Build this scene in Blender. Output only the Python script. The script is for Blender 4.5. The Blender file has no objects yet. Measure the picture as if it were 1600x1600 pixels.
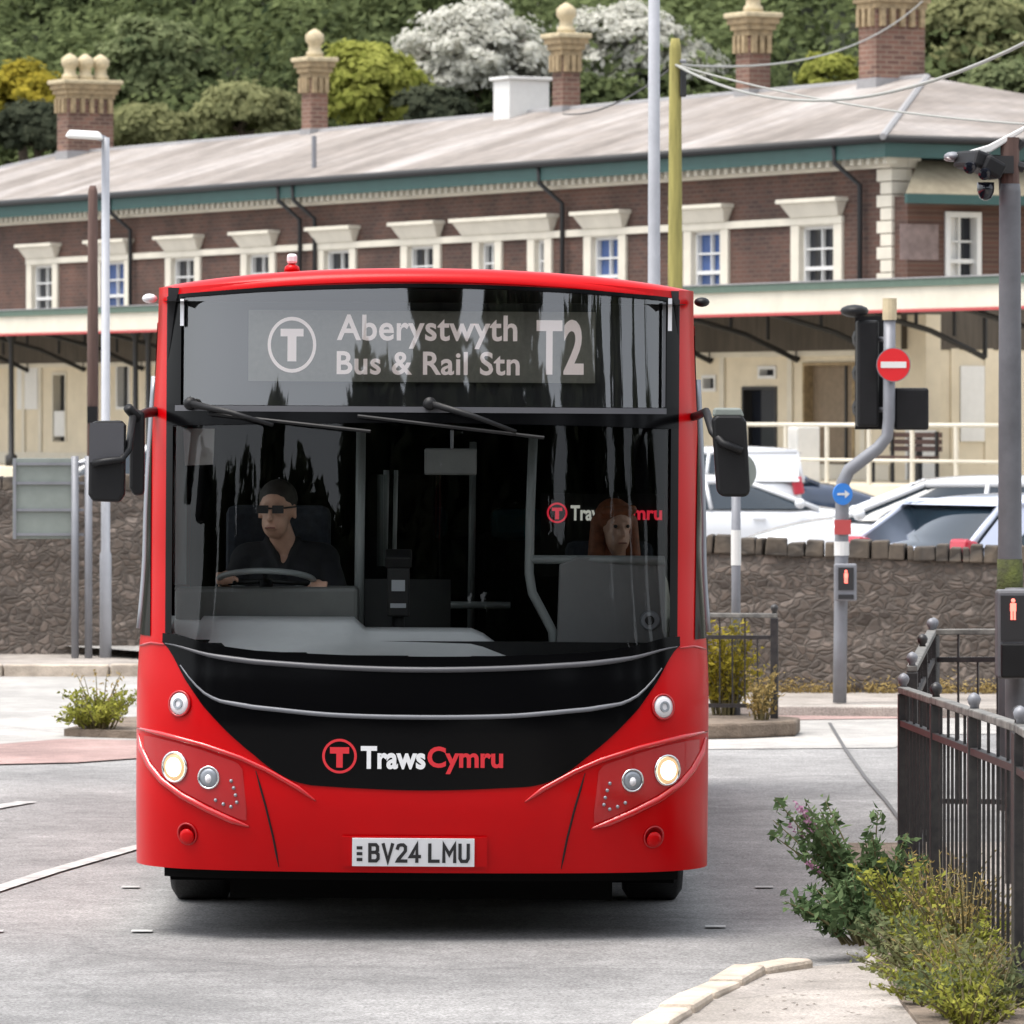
import bpy, math, random
import numpy as np
from mathutils import Vector, Matrix, Euler
R = math.radians
random.seed(11)
rng = np.random.default_rng(5)
scene = bpy.context.scene
col = scene.collection

# ------------------------------------------------------------------ camera, sky, sun, exposure
F = 9037.0          # focal length in pixels of the 1600 px photograph
K = 25.0 / 12.0   # depth unit: distances below were paced out for a bus at 12, the bus stands at 25 m
CAM_H = 2.3         # eye height; the horizon runs at row 640
cam_data = bpy.data.cameras.new('camera')
cam = bpy.data.objects.new('camera', cam_data); col.objects.link(cam)
cam.location = (0, 0, CAM_H); cam.rotation_euler = (R(90), 0, 0)
cam_data.sensor_width = 36.0; cam_data.lens = F / 1600 * 36.0
cam_data.shift_x = 0.0; cam_data.shift_y = -(800 - 640) / 1600
cam_data.clip_start = 0.1; cam_data.clip_end = 3000
cam_data.dof.use_dof = True; cam_data.dof.focus_distance = 25.2; cam_data.dof.aperture_fstop = 12.0
scene.camera = cam

SUN = Vector((-0.30, -0.12, 0.94)).normalized()
world = bpy.data.worlds.new('World'); scene.world = world; world.use_nodes = True
wn = world.node_tree; wn.nodes.clear()
w_out = wn.nodes.new('ShaderNodeOutputWorld'); w_bg = wn.nodes.new('ShaderNodeBackground')
w_sky = wn.nodes.new('ShaderNodeTexSky'); w_hs = wn.nodes.new('ShaderNodeHueSaturation')
w_sky.sky_type = 'NISHITA'; w_sky.sun_disc = False
w_sky.sun_elevation = math.asin(SUN.z); w_sky.sun_rotation = math.atan2(SUN.x, SUN.y)
w_sky.air_density = 1.2; w_sky.dust_density = 3.5; w_sky.ozone_density = 1.0
w_hs.inputs['Saturation'].default_value = 0.30
w_bg.inputs['Strength'].default_value = 0.135
wn.links.new(w_sky.outputs[0], w_hs.inputs['Color']); wn.links.new(w_hs.outputs[0], w_bg.inputs['Color'])
wn.links.new(w_bg.outputs[0], w_out.inputs[0])
sd = bpy.data.lights.new('sun', 'SUN'); sd.energy = 1.15; sd.angle = R(35); sd.color = (1.0, 0.95, 0.88)
sun = bpy.data.objects.new('sun', sd); col.objects.link(sun)
sun.rotation_euler = SUN.to_track_quat('Z', 'Y').to_euler()
scene.view_settings.view_transform = 'Standard'; scene.view_settings.look = 'None'
scene.view_settings.exposure = 1.4; scene.view_settings.gamma = 1.0
scene.cycles.max_bounces = 8; scene.cycles.transparent_max_bounces = 12

# ------------------------------------------------------------------ helpers
def at(px, py, d):
    """world point seen at photograph pixel (px,py) at depth d"""
    return Vector(((px - 800) * d / F, d, CAM_H - (py - 640) * d / F))

class MB:
    def __init__(s): s.v = []; s.f = []
    def add(s, vs, fs):
        n = len(s.v); s.v += [tuple(v) for v in vs]; s.f += [tuple(i + n for i in f) for f in fs]; return s
    def box(s, c, size, rot=None, taper=1.0):
        hx, hy, hz = size[0] / 2, size[1] / 2, size[2] / 2
        vs = []
        for z in (-1, 1):
            t = taper if z > 0 else 1.0
            for x, y in ((-1, -1), (1, -1), (1, 1), (-1, 1)):
                vs.append(Vector((x * hx * t, y * hy * t, z * hz)))
        if rot is not None:
            m = Euler(rot).to_matrix() if not isinstance(rot, Matrix) else rot
            vs = [m @ v for v in vs]
        c = Vector(c); vs = [v + c for v in vs]
        return s.add(vs, [(3, 2, 1, 0), (4, 5, 6, 7), (0, 1, 5, 4), (1, 2, 6, 5), (2, 3, 7, 6), (3, 0, 4, 7)])
    def b2(s, x0, x1, y0, y1, z0, z1):
        return s.box(((x0 + x1) / 2, (y0 + y1) / 2, (z0 + z1) / 2), (abs(x1 - x0), abs(y1 - y0), abs(z1 - z0)))
    def tube(s, pts, r, n=8, cap=True):
        pts = [Vector(p) for p in pts]; rs = r if isinstance(r, (list, tuple)) else [r] * len(pts)
        rings = []; prev = None
        for i, p in enumerate(pts):
            a = pts[max(i - 1, 0)]; b = pts[min(i + 1, len(pts) - 1)]
            t = (b - a).normalized()
            if prev is None:
                u = t.orthogonal().normalized()
            else:
                u = (prev - t * prev.dot(t))
                u = u.normalized() if u.length > 1e-6 else t.orthogonal().normalized()
            prev = u; w = t.cross(u)
            rings.append([p + (u * math.cos(2 * math.pi * k / n) + w * math.sin(2 * math.pi * k / n)) * rs[i] for k in range(n)])
        vs = [v for rg in rings for v in rg]; fs = []
        for i in range(len(pts) - 1):
            for k in range(n):
                fs.append((i * n + k, i * n + (k + 1) % n, (i + 1) * n + (k + 1) % n, (i + 1) * n + k))
        if cap:
            fs.append(tuple(range(n - 1, -1, -1))); m = (len(pts) - 1) * n; fs.append(tuple(range(m, m + n)))
        return s.add(vs, fs)
    def cyl(s, a, b, r, n=16, r2=None):
        return s.tube([a, b], [r, r if r2 is None else r2], n)
    def lathe(s, o, axis, prof, n=20):
        """prof: (distance along axis, radius)"""
        o = Vector(o); ax = Vector(axis).normalized()
        return s.tube([o + ax * h for h, _ in prof], [max(r, 1e-4) for _, r in prof], n) if all(prof[i + 1][0] > prof[i][0] for i in range(len(prof) - 1)) else s._lathe(o, ax, prof, n)
    def _lathe(s, o, ax, prof, n):
        o = Vector(o); ax = Vector(ax).normalized()
        u = ax.orthogonal().normalized(); w = ax.cross(u); vs = []; fs = []
        for h, r in prof:
            for k in range(n):
                a = 2 * math.pi * k / n
                vs.append(o + ax * h + (u * math.cos(a) + w * math.sin(a)) * max(r, 1e-4))
        for i in range(len(prof) - 1):
            for k in range(n):
                fs.append((i * n + k, i * n + (k + 1) % n, (i + 1) * n + (k + 1) % n, (i + 1) * n + k))
        fs.append(tuple(range(n - 1, -1, -1))); m = (len(prof) - 1) * n; fs.append(tuple(range(m, m + n)))
        return s.add(vs, fs)
    def sphere(s, c, r, n=12, rot=None):
        c = Vector(c); rr = r if isinstance(r, (list, tuple)) else (r, r, r); vs = []; fs = []
        m = max(6, n // 2)
        for i in range(m + 1):
            th = math.pi * i / m
            for k in range(n):
                ph = 2 * math.pi * k / n
                v = Vector((rr[0] * max(math.sin(th), 1e-3) * math.cos(ph), rr[1] * max(math.sin(th), 1e-3) * math.sin(ph), rr[2] * math.cos(th)))
                if rot is not None: v = Euler(rot).to_matrix() @ v
                vs.append(c + v)
        for i in range(m):
            for k in range(n):
                fs.append((i * n + k, (i + 1) * n + k, (i + 1) * n + (k + 1) % n, i * n + (k + 1) % n))
        fs.append(tuple(range(n))); fs.append(tuple(m * n + k for k in range(n - 1, -1, -1)))
        return s.add(vs, fs)
    def grid(s, fn, nu, nv):
        vs = [fn(i / nu, j / nv) for j in range(nv + 1) for i in range(nu + 1)]
        fs = [(j * (nu + 1) + i, j * (nu + 1) + i + 1, (j + 1) * (nu + 1) + i + 1, (j + 1) * (nu + 1) + i) for j in range(nv) for i in range(nu)]
        return s.add(vs, fs)
    def prism(s, poly, z0, z1):
        """vertical prism over a plan polygon"""
        n = len(poly)
        vs = [(p[0], p[1], z0) for p in poly] + [(p[0], p[1], z1) for p in poly]
        fs = [tuple(range(n - 1, -1, -1)), tuple(range(n, 2 * n))] + [(i, (i + 1) % n, n + (i + 1) % n, n + i) for i in range(n)]
        return s.add(vs, fs)
    def extr(s, poly3, d):
        """closed 3-D polygon pushed along vector d"""
        n = len(poly3); d = Vector(d)
        vs = [Vector(p) for p in poly3] + [Vector(p) + d for p in poly3]
        fs = [tuple(range(n - 1, -1, -1)), tuple(range(n, 2 * n))] + [(i, (i + 1) % n, n + (i + 1) % n, n + i) for i in range(n)]
        return s.add(vs, fs)
    def build(s, name, m, parent=None, smooth=False, bevel=0.0, solid=0.0, loc=None, sub=0):
        me = bpy.data.meshes.new(name); me.from_pydata(s.v, [], s.f); me.update()
        o = bpy.data.objects.new(name, me); col.objects.link(o)
        if m is not None: me.materials.append(m)
        if parent is not None: o.parent = parent
        if loc is not None: o.location = loc
        import bmesh
        bm = bmesh.new(); bm.from_mesh(me); bmesh.ops.recalc_face_normals(bm, faces=bm.faces); bm.to_mesh(me); bm.free()
        if smooth: me.polygons.foreach_set('use_smooth', [True] * len(me.polygons))
        if solid:
            md = o.modifiers.new('solid', 'SOLIDIFY'); md.thickness = solid; md.offset = 0
        if bevel:
            md = o.modifiers.new('bevel', 'BEVEL'); md.width = bevel; md.segments = 2; md.limit_method = 'ANGLE'; md.angle_limit = R(40)
        if sub:
            md = o.modifiers.new('sub', 'SUBSURF'); md.levels = sub; md.render_levels = sub
        return o

def tag(o, label=None, cat=None, group=None, kind=None):
    if label: o['label'] = label
    if cat: o['category'] = cat
    if group: o['group'] = group
    if kind: o['kind'] = kind
    return o
def empty(name, loc=(0, 0, 0), rz=0.0, label=None, cat=None, group=None):
    o = bpy.data.objects.new(name, None); col.objects.link(o); o.location = loc; o.rotation_euler = (0, 0, rz)
    o.empty_display_size = 0.2
    return tag(o, label, cat, group)
def copy_tree(o, parent=None):
    c = o.copy(); col.objects.link(c); c.parent = parent
    for ch in list(o.children): copy_tree(ch, c)
    return c

# ------------------------------------------------------------------ materials
def _new(name):
    m = bpy.data.materials.new(name); m.use_nodes = True
    nt = m.node_tree; b = nt.nodes['Principled BSDF']
    return m, nt, b
def mat(name, c, rough=0.6, metal=0.0, var=0.0, vscale=8.0, bump=0.0, bscale=60.0, coat=0.0, c2=None, spec=None, stretch=None):
    m, nt, b = _new(name); c = (*c, 1)
    b.inputs['Base Color'].default_value = c; b.inputs['Roughness'].default_value = rough; b.inputs['Metallic'].default_value = metal
    b.inputs['Coat Weight'].default_value = coat; b.inputs['Coat Roughness'].default_value = 0.06
    if spec is not None: b.inputs['Specular IOR Level'].default_value = spec
    tc = nt.nodes.new('ShaderNodeTexCoord'); src = tc.outputs['Object']
    if stretch:
        mp = nt.nodes.new('ShaderNodeMapping'); mp.inputs['Scale'].default_value = stretch
        nt.links.new(src, mp.inputs[0]); src = mp.outputs[0]
    if var or c2:
        n = nt.nodes.new('ShaderNodeTexNoise'); n.inputs['Scale'].default_value = vscale; n.inputs['Detail'].default_value = 6; n.inputs['Roughness'].default_value = 0.65
        nt.links.new(src, n.inputs['Vector'])
        rp = nt.nodes.new('ShaderNodeValToRGB'); rp.color_ramp.elements[0].position = 0.32; rp.color_ramp.elements[1].position = 0.68
        lo = c2 if c2 else tuple(max(0, x * (1 - var)) for x in c[:3])
        hi = c[:3] if c2 else tuple(min(1, x * (1 + var)) for x in c[:3])
        rp.color_ramp.elements[0].color = (*lo, 1); rp.color_ramp.elements[1].color = (*hi, 1)
        nt.links.new(n.outputs['Fac'], rp.inputs[0]); nt.links.new(rp.outputs[0], b.inputs['Base Color'])
    if bump:
        n2 = nt.nodes.new('ShaderNodeTexNoise'); n2.inputs['Scale'].default_value = bscale; n2.inputs['Detail'].default_value = 5
        bp = nt.nodes.new('ShaderNodeBump'); bp.inputs['Strength'].default_value = bump; bp.inputs['Distance'].default_value = 0.02
        nt.links.new(src, n2.inputs['Vector']); nt.links.new(n2.outputs['Fac'], bp.inputs['Height']); nt.links.new(bp.outputs[0], b.inputs['Normal'])
    return m
def glow(name, c, strength):
    m, nt, b = _new(name)
    b.inputs['Base Color'].default_value = (*c, 1); b.inputs['Emission Color'].default_value = (*c, 1); b.inputs['Emission Strength'].default_value = strength
    return m
def glass(name, tint=(0.75, 0.8, 0.8), refl=0.1, rough=0.0):
    m = bpy.data.materials.new(name); m.use_nodes = True; nt = m.node_tree; nt.nodes.clear()
    o = nt.nodes.new('ShaderNodeOutputMaterial'); t = nt.nodes.new('ShaderNodeBsdfTransparent'); g = nt.nodes.new('ShaderNodeBsdfGlossy')
    mx = nt.nodes.new('ShaderNodeMixShader'); lw = nt.nodes.new('ShaderNodeFresnel'); ad = nt.nodes.new('ShaderNodeMath'); ad.operation = 'ADD'; ad.use_clamp = True
    lw.inputs['IOR'].default_value = 1.45; ad.inputs[1].default_value = refl
    t.inputs['Color'].default_value = (*tint, 1); g.inputs['Roughness'].default_value = rough
    nt.links.new(lw.outputs[0], ad.inputs[0]); nt.links.new(ad.outputs[0], mx.inputs[0])
    nt.links.new(t.outputs[0], mx.inputs[1]); nt.links.new(g.outputs[0], mx.inputs[2]); nt.links.new(mx.outputs[0], o.inputs[0])
    return m
def leaf(name, a, b_, trans=0.35, rough=0.6, ns=0.9):
    m, nt, b = _new(name); nt.nodes.remove(b)
    o = nt.nodes['Material Output']; d = nt.nodes.new('ShaderNodeBsdfDiffuse'); t = nt.nodes.new('ShaderNodeBsdfTranslucent'); mx = nt.nodes.new('ShaderNodeMixShader')
    g = nt.nodes.new('ShaderNodeNewGeometry'); n = nt.nodes.new('ShaderNodeTexNoise'); n.inputs['Scale'].default_value = ns; n.inputs['Detail'].default_value = 3
    tc = nt.nodes.new('ShaderNodeTexCoord'); nt.links.new(tc.outputs['Object'], n.inputs['Vector'])
    add = nt.nodes.new('ShaderNodeMath'); add.operation = 'MULTIPLY_ADD'; add.inputs[1].default_value = 0.55
    nt.links.new(g.outputs['Random Per Island'], add.inputs[0]); 
    half = nt.nodes.new('ShaderNodeMath'); half.operation = 'MULTIPLY_ADD'; half.inputs[1].default_value = 1.6; half.inputs[2].default_value = -0.55
    nt.links.new(n.outputs['Fac'], half.inputs[0]); nt.links.new(half.outputs[0], add.inputs[2])
    rp = nt.nodes.new('ShaderNodeValToRGB'); rp.color_ramp.elements[0].color = (*a, 1); rp.color_ramp.elements[1].color = (*b_, 1)
    nt.links.new(add.outputs[0], rp.inputs[0]); nt.links.new(rp.outputs[0], d.inputs['Color']); nt.links.new(rp.outputs[0], t.inputs['Color'])
    mx.inputs[0].default_value = trans
    nt.links.new(d.outputs[0], mx.inputs[1]); nt.links.new(t.outputs[0], mx.inputs[2]); nt.links.new(mx.outputs[0], o.inputs[0])
    return m
def brick(name, c1, c2, mortar, scale=1.0, axis='xz'):
    m, nt, b = _new(name); b.inputs['Roughness'].default_value = 0.85
    tc = nt.nodes.new('ShaderNodeTexCoord'); sx = nt.nodes.new('ShaderNodeSeparateXYZ'); cb = nt.nodes.new('ShaderNodeCombineXYZ')
    nt.links.new(tc.outputs['Object'], sx.inputs[0])
    if axis == 'xz': nt.links.new(sx.outputs[0], cb.inputs[0])
    else:
        ad = nt.nodes.new('ShaderNodeMath'); nt.links.new(sx.outputs[0], ad.inputs[0]); nt.links.new(sx.outputs[1], ad.inputs[1]); nt.links.new(ad.outputs[0], cb.inputs[0])
    nt.links.new(sx.outputs[2], cb.inputs[1])
    br = nt.nodes.new('ShaderNodeTexBrick'); br.inputs['Scale'].default_value = 1.0
    br.inputs['Brick Width'].default_value = 0.225 * scale; br.inputs['Row Height'].default_value = 0.075 * scale; br.inputs['Mortar Size'].default_value = 0.010 * scale
    br.inputs['Color1'].default_value = (*c1, 1); br.inputs['Color2'].default_value = (*c2, 1); br.inputs['Mortar'].default_value = (*mortar, 1)
    nt.links.new(cb.outputs[0], br.inputs['Vector'])
    n = nt.nodes.new('ShaderNodeTexNoise'); n.inputs['Scale'].default_value = 0.8; n.inputs['Detail'].default_value = 6
    nt.links.new(tc.outputs['Object'], n.inputs['Vector'])
    rp = nt.nodes.new('ShaderNodeValToRGB'); rp.color_ramp.elements[0].color = (0.6, 0.6, 0.6, 1); rp.color_ramp.elements[1].color = (1.3, 1.25, 1.2, 1)
    rp.color_ramp.elements[0].position = .3; rp.color_ramp.elements[1].position = .7
    nt.links.new(n.outputs['Fac'], rp.inputs[0])
    mu = nt.nodes.new('ShaderNodeMixRGB'); mu.blend_type = 'MULTIPLY'; mu.inputs[0].default_value = 1
    nt.links.new(br.outputs[0], mu.inputs[1]); nt.links.new(rp.outputs[0], mu.inputs[2]); nt.links.new(mu.outputs[0], b.inputs['Base Color'])
    bp = nt.nodes.new('ShaderNodeBump'); bp.inputs['Strength'].default_value = 0.4; bp.inputs['Distance'].default_value = 0.01
    nt.links.new(br.outputs['Fac'], bp.inputs['Height']); bp.invert = True; nt.links.new(bp.outputs[0], b.inputs['Normal'])
    return m
def rubble(name, cols, mortar, scale=5.0):
    m, nt, b = _new(name); b.inputs['Roughness'].default_value = 0.9
    tc = nt.nodes.new('ShaderNodeTexCoord'); mp = nt.nodes.new('ShaderNodeMapping'); mp.inputs['Scale'].default_value = (1, 1, 1.35)
    nz = nt.nodes.new('ShaderNodeTexNoise'); nz.inputs['Scale'].default_value = 4; 
    nt.links.new(tc.outputs['Object'], mp.inputs[0]); nt.links.new(mp.outputs[0], nz.inputs['Vector'])
    mxv = nt.nodes.new('ShaderNodeMixRGB'); mxv.inputs[0].default_value = 0.22; nt.links.new(mp.outputs[0], mxv.inputs[1]); nt.links.new(nz.outputs['Color'], mxv.inputs[2])
    v = nt.nodes.new('ShaderNodeTexVoronoi'); v.inputs['Scale'].default_value = scale; nt.links.new(mxv.outputs[0], v.inputs['Vector'])
    e = nt.nodes.new('ShaderNodeTexVoronoi'); e.feature = 'DISTANCE_TO_EDGE'; e.inputs['Scale'].default_value = scale; nt.links.new(mxv.outputs[0], e.inputs['Vector'])
    rp = nt.nodes.new('ShaderNodeValToRGB'); cr = rp.color_ramp
    while len(cr.elements) < len(cols): cr.elements.new(0.5)
    for i, c in enumerate(cols): cr.elements[i].position = i / (len(cols) - 1); cr.elements[i].color = (*c, 1)
    bw = nt.nodes.new('ShaderNodeSeparateXYZ'); nt.links.new(v.outputs['Color'], bw.inputs[0]); nt.links.new(bw.outputs[0], rp.inputs[0])
    st = nt.nodes.new('ShaderNodeValToRGB'); st.color_ramp.elements[0].position = 0.0; st.color_ramp.elements[1].position = 0.22; nt.links.new(e.outputs['Distance'], st.inputs[0])
    mx = nt.nodes.new('ShaderNodeMixRGB'); mx.inputs[1].default_value = (*mortar, 1); nt.links.new(st.outputs[0], mx.inputs[0]); nt.links.new(rp.outputs[0], mx.inputs[2])
    n3 = nt.nodes.new('ShaderNodeTexNoise'); n3.inputs['Scale'].default_value = 18; n3.inputs['Detail'].default_value = 6; nt.links.new(tc.outputs['Object'], n3.inputs['Vector'])
    r3 = nt.nodes.new('ShaderNodeValToRGB'); r3.color_ramp.elements[0].color = (.55, .55, .55, 1); r3.color_ramp.elements[1].color = (1.35, 1.35, 1.35, 1); nt.links.new(n3.outputs['Fac'], r3.inputs[0])
    mu = nt.nodes.new('ShaderNodeMixRGB'); mu.blend_type = 'MULTIPLY'; mu.inputs[0].default_value = 1; nt.links.new(mx.outputs[0], mu.inputs[1]); nt.links.new(r3.outputs[0], mu.inputs[2])
    nt.links.new(mu.outputs[0], b.inputs['Base Color'])
    bp = nt.nodes.new('ShaderNodeBump'); bp.inputs['Strength'].default_value = 0.45; bp.inputs['Distance'].default_value = 0.03
    nt.links.new(st.outputs[0], bp.inputs['Height']); nt.links.new(bp.outputs[0], b.inputs['Normal'])
    return m
def asphalt(name, lo, hi, speck=0.5, patch=0.35):
    m, nt, b = _new(name); b.inputs['Roughness'].default_value = 0.85
    tc = nt.nodes.new('ShaderNodeTexCoord')
    def noise(s, d=6):
        n = nt.nodes.new('ShaderNodeTexNoise'); n.inputs['Scale'].default_value = s; n.inputs['Detail'].default_value = d; nt.links.new(tc.outputs['Object'], n.inputs['Vector']); return n
    a = noise(patch); f = noise(90, 3); g = noise(6, 6)
    rp = nt.nodes.new('ShaderNodeValToRGB'); rp.color_ramp.elements[0].color = (*lo, 1); rp.color_ramp.elements[1].color = (*hi, 1); rp.color_ramp.elements[0].position = .35; rp.color_ramp.elements[1].position = .65
    nt.links.new(a.outputs['Fac'], rp.inputs[0])
    def mult(prev, n, lo_, hi_):
        r = nt.nodes.new('ShaderNodeValToRGB'); r.color_ramp.elements[0].color = (lo_, lo_, lo_, 1); r.color_ramp.elements[1].color = (hi_, hi_, hi_, 1); r.color_ramp.elements[0].position = .3; r.color_ramp.elements[1].position = .7
        nt.links.new(n.outputs['Fac'], r.inputs[0]); mu = nt.nodes.new('ShaderNodeMixRGB'); mu.blend_type = 'MULTIPLY'; mu.inputs[0].default_value = 1
        nt.links.new(prev, mu.inputs[1]); nt.links.new(r.outputs[0], mu.inputs[2]); return mu.outputs[0]
    c = mult(rp.outputs[0], f, 1 - speck, 1 + speck); c = mult(c, g, 0.85, 1.15)
    st = noise(1.3, 8); c = mult(c, st, 0.80, 1.12)
    # hairline cracks along wandering cell borders
    wv = nt.nodes.new('ShaderNodeMixRGB'); wv.inputs[0].default_value = .35; nt.links.new(tc.outputs['Object'], wv.inputs[1]); nt.links.new(noise(1.1, 4).outputs['Color'], wv.inputs[2])
    vo = nt.nodes.new('ShaderNodeTexVoronoi'); vo.feature = 'DISTANCE_TO_EDGE'; vo.inputs['Scale'].default_value = .55; nt.links.new(wv.outputs[0], vo.inputs['Vector'])
    rc = nt.nodes.new('ShaderNodeValToRGB'); rc.color_ramp.elements[0].color = (.82, .82, .82, 1); rc.color_ramp.elements[0].position = .0; rc.color_ramp.elements[1].color = (1, 1, 1, 1); rc.color_ramp.elements[1].position = .012
    nt.links.new(vo.outputs['Distance'], rc.inputs[0]); mc = nt.nodes.new('ShaderNodeMixRGB'); mc.blend_type = 'MULTIPLY'; mc.inputs[0].default_value = 1
    nt.links.new(c, mc.inputs[1]); nt.links.new(rc.outputs[0], mc.inputs[2]); c = mc.outputs[0]
    nt.links.new(c, b.inputs['Base Color'])
    bp = nt.nodes.new('ShaderNodeBump'); bp.inputs['Strength'].default_value = 0.5; bp.inputs['Distance'].default_value = 0.008
    nt.links.new(f.outputs['Fac'], bp.inputs['Height']); nt.links.new(bp.outputs[0], b.inputs['Normal'])
    return m

M = {}
M['red'] = mat('bus_red_paint', (0.50, 0.0008, 0.003), 0.30, coat=0.06, var=0.06, vscale=1.5, spec=.16)
M['red_gloss'] = mat('bus_red_gloss', (0.50, 0.0008, 0.003), 0.22, coat=0.9, spec=.5)
M['lamp_ring'] = glow('warm_lamp_ring', (1.0, 0.66, 0.34), 0.30); M['lamp_ring'].node_tree.nodes['Principled BSDF'].inputs['Base Color'].default_value = (.22, .13, .07, 1)
M['black_gloss'] = mat('black_gloss_panel', (0.0022, 0.0022, 0.0026), 0.16, coat=0.0, spec=.12)
M['black'] = mat('black_plastic', (0.008, 0.008, 0.009), 0.5, var=0.2, spec=.3)
M['pitch'] = mat('underseal_black', (0.003, 0.003, 0.003), 0.9, spec=.1)
M['rubber'] = mat('tyre_rubber', (0.007, 0.007, 0.007), 0.85, bump=0.3)
M['grey_trim'] = mat('grey_trim', (0.07, 0.07, 0.078), 0.4)
M['trim_mid'] = mat('satin_grey_trim', (0.13, 0.135, 0.15), 0.4)
M['silver'] = mat('silver_trim', (0.30, 0.32, 0.35), 0.38, metal=0.5)
M['chrome'] = mat('chrome_reflector', (0.75, 0.75, 0.75), 0.15, metal=1.0)
M['white_lens'] = mat('white_lens', (0.72, 0.70, 0.72), 0.15, coat=0.8)
M['lamp'] = glow('lit_headlamp', (1.0, 0.80, 0.50), 2.2)
M['screen_glass'] = glass('windscreen_glass', (0.92, 0.94, 0.93), 0.0, .012)
M['side_glass'] = glass('bus_side_glass', (0.46, 0.48, 0.47), 0.02)
M['display_glass'] = glass('display_glass', (0.92, 0.93, 0.93), 0.13, .02)
M['cab_dark'] = mat('bus_inner_lining', (0.02, 0.02, 0.022), 0.8)
M['cab_grey'] = mat('bus_grey_moulding', (0.12, 0.125, 0.12), 0.55, var=0.1)
M['cab_pale'] = mat('bus_pale_dash', (0.85, 0.87, 0.88), 0.5, var=0.04)
M['rail_grey'] = mat('bus_grab_rail', (0.22, 0.24, 0.24), 0.35)
M['seat'] = mat('bus_seat_fabric', (0.03, 0.035, 0.05), 0.9, var=0.3, vscale=30)
M['seat_teal'] = mat('bus_headrest_teal', (0.02, 0.16, 0.22), 0.7)
M['plate'] = mat('number_plate_white', (0.78, 0.78, 0.80), 0.35)
M['ink'] = mat('black_lettering', (0.02, 0.02, 0.022), 0.5)
M['white_ink'] = mat('white_lettering', (0.75, 0.75, 0.76), 0.5)
M['red_ink'] = mat('red_lettering', (0.62, 0.02, 0.03), 0.5)
M['led'] = glow('lit_display_letter', (0.95, 0.82, 0.78), 0.10)
M['display_panel'] = mat('display_matrix_panel', (0.20, 0.195, 0.16), 0.7, var=0.1, vscale=40)
M['cream'] = mat('cream_stucco', (0.62, 0.575, 0.48), 0.8, var=0.08, vscale=1.6)
M['cream_wall'] = mat('cream_wall_paint', (0.64, 0.565, 0.43), 0.85, var=0.10, vscale=1.2)
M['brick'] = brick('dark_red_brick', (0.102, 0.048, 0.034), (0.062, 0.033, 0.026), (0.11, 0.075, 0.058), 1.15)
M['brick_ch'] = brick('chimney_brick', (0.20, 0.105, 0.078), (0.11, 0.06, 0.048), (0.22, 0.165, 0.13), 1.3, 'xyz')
M['slate'] = None
M['green'] = mat('green_fascia_paint', (0.022, 0.068, 0.062), 0.5, var=0.1, vscale=2)
M['green2'] = mat('grey_green_edge', (0.085, 0.13, 0.10), 0.6, var=0.1)
M['dark'] = mat('dark_ironwork', (0.015, 0.015, 0.016), 0.6)
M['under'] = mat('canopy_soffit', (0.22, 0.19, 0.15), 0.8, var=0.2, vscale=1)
M['white'] = mat('white_paint', (0.66, 0.655, 0.635), 0.5, var=0.04)
M['pane'] = mat('window_pane_dark', (0.010, 0.012, 0.018), 0.06, coat=0.4)
M['pane_blue'] = mat('window_pane_blue_blind', (0.05, 0.10, 0.26), 0.15, coat=0.4)
M['redline'] = mat('red_edge_paint', (0.42, 0.06, 0.06), 0.5)
M['pot'] = mat('buff_chimney_pot', (0.46, 0.385, 0.25), 0.8, var=0.2, vscale=6)
M['buff'] = mat('buff_corbel_stone', (0.30, 0.225, 0.13), 0.85, var=0.35, vscale=7)
M['lead'] = mat('lead_flashing', (0.27, 0.265, 0.27), 0.6, var=0.1)
M['door_brown'] = mat('brown_shutter', (0.20, 0.15, 0.10), 0.7, var=0.15)
M['rubble'] = rubble('rubble_stone', [(0.07, 0.055, 0.046), (0.14, 0.108, 0.088), (0.10, 0.08, 0.066), (0.19, 0.15, 0.125), (0.085, 0.068, 0.058), (0.25, 0.205, 0.175)], (0.10, 0.084, 0.072), 15.0)
M['coping'] = rubble('coping_stone', [(0.075, 0.058, 0.045), (0.115, 0.09, 0.066), (0.06, 0.048, 0.038)], (0.05, 0.042, 0.035), 3.0)
M['asphalt'] = asphalt('worn_asphalt', (0.18, 0.177, 0.175), (0.26, 0.255, 0.25), 0.5)
M['concrete'] = asphalt('pale_carriageway', (0.28, 0.27, 0.255), (0.38, 0.365, 0.345), 0.25)
M['paving'] = asphalt('pale_pavement', (0.25, 0.225, 0.20), (0.35, 0.315, 0.285), 0.30, 2.0)
M['redroad'] = asphalt('faded_red_surfacing', (0.25, 0.165, 0.15), (0.33, 0.225, 0.205), 0.25, 1.0)
M['kerb'] = mat('kerb_stone', (0.45, 0.38, 0.31), 0.85, var=0.35, vscale=3, bump=0.4)
M['earth'] = mat('dry_soil', (0.16, 0.125, 0.095), 0.95, var=0.4, vscale=5, bump=0.6)
M['paint_line'] = mat('worn_road_paint', (0.55, 0.55, 0.53), 0.7, c2=(0.24, 0.235, 0.23), vscale=7)
M['tar'] = mat('tar_seam', (0.09, 0.088, 0.088), 0.8)
M['galv'] = mat('galvanised_steel', (0.20, 0.205, 0.225), 0.5, metal=0.2, var=0.12, vscale=4)
M['pole_white'] = mat('pale_pole_paint', (0.38, 0.39, 0.42), 0.5, var=0.06)
M['pole_dark'] = mat('weathered_lamp_column', (0.12, 0.12, 0.13), 0.6, var=0.25, vscale=3)
M['wood_brown'] = mat('brown_timber_pole', (0.10, 0.060, 0.050), 0.9, var=0.3, vscale=3, stretch=(6, 6, .5))
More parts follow.
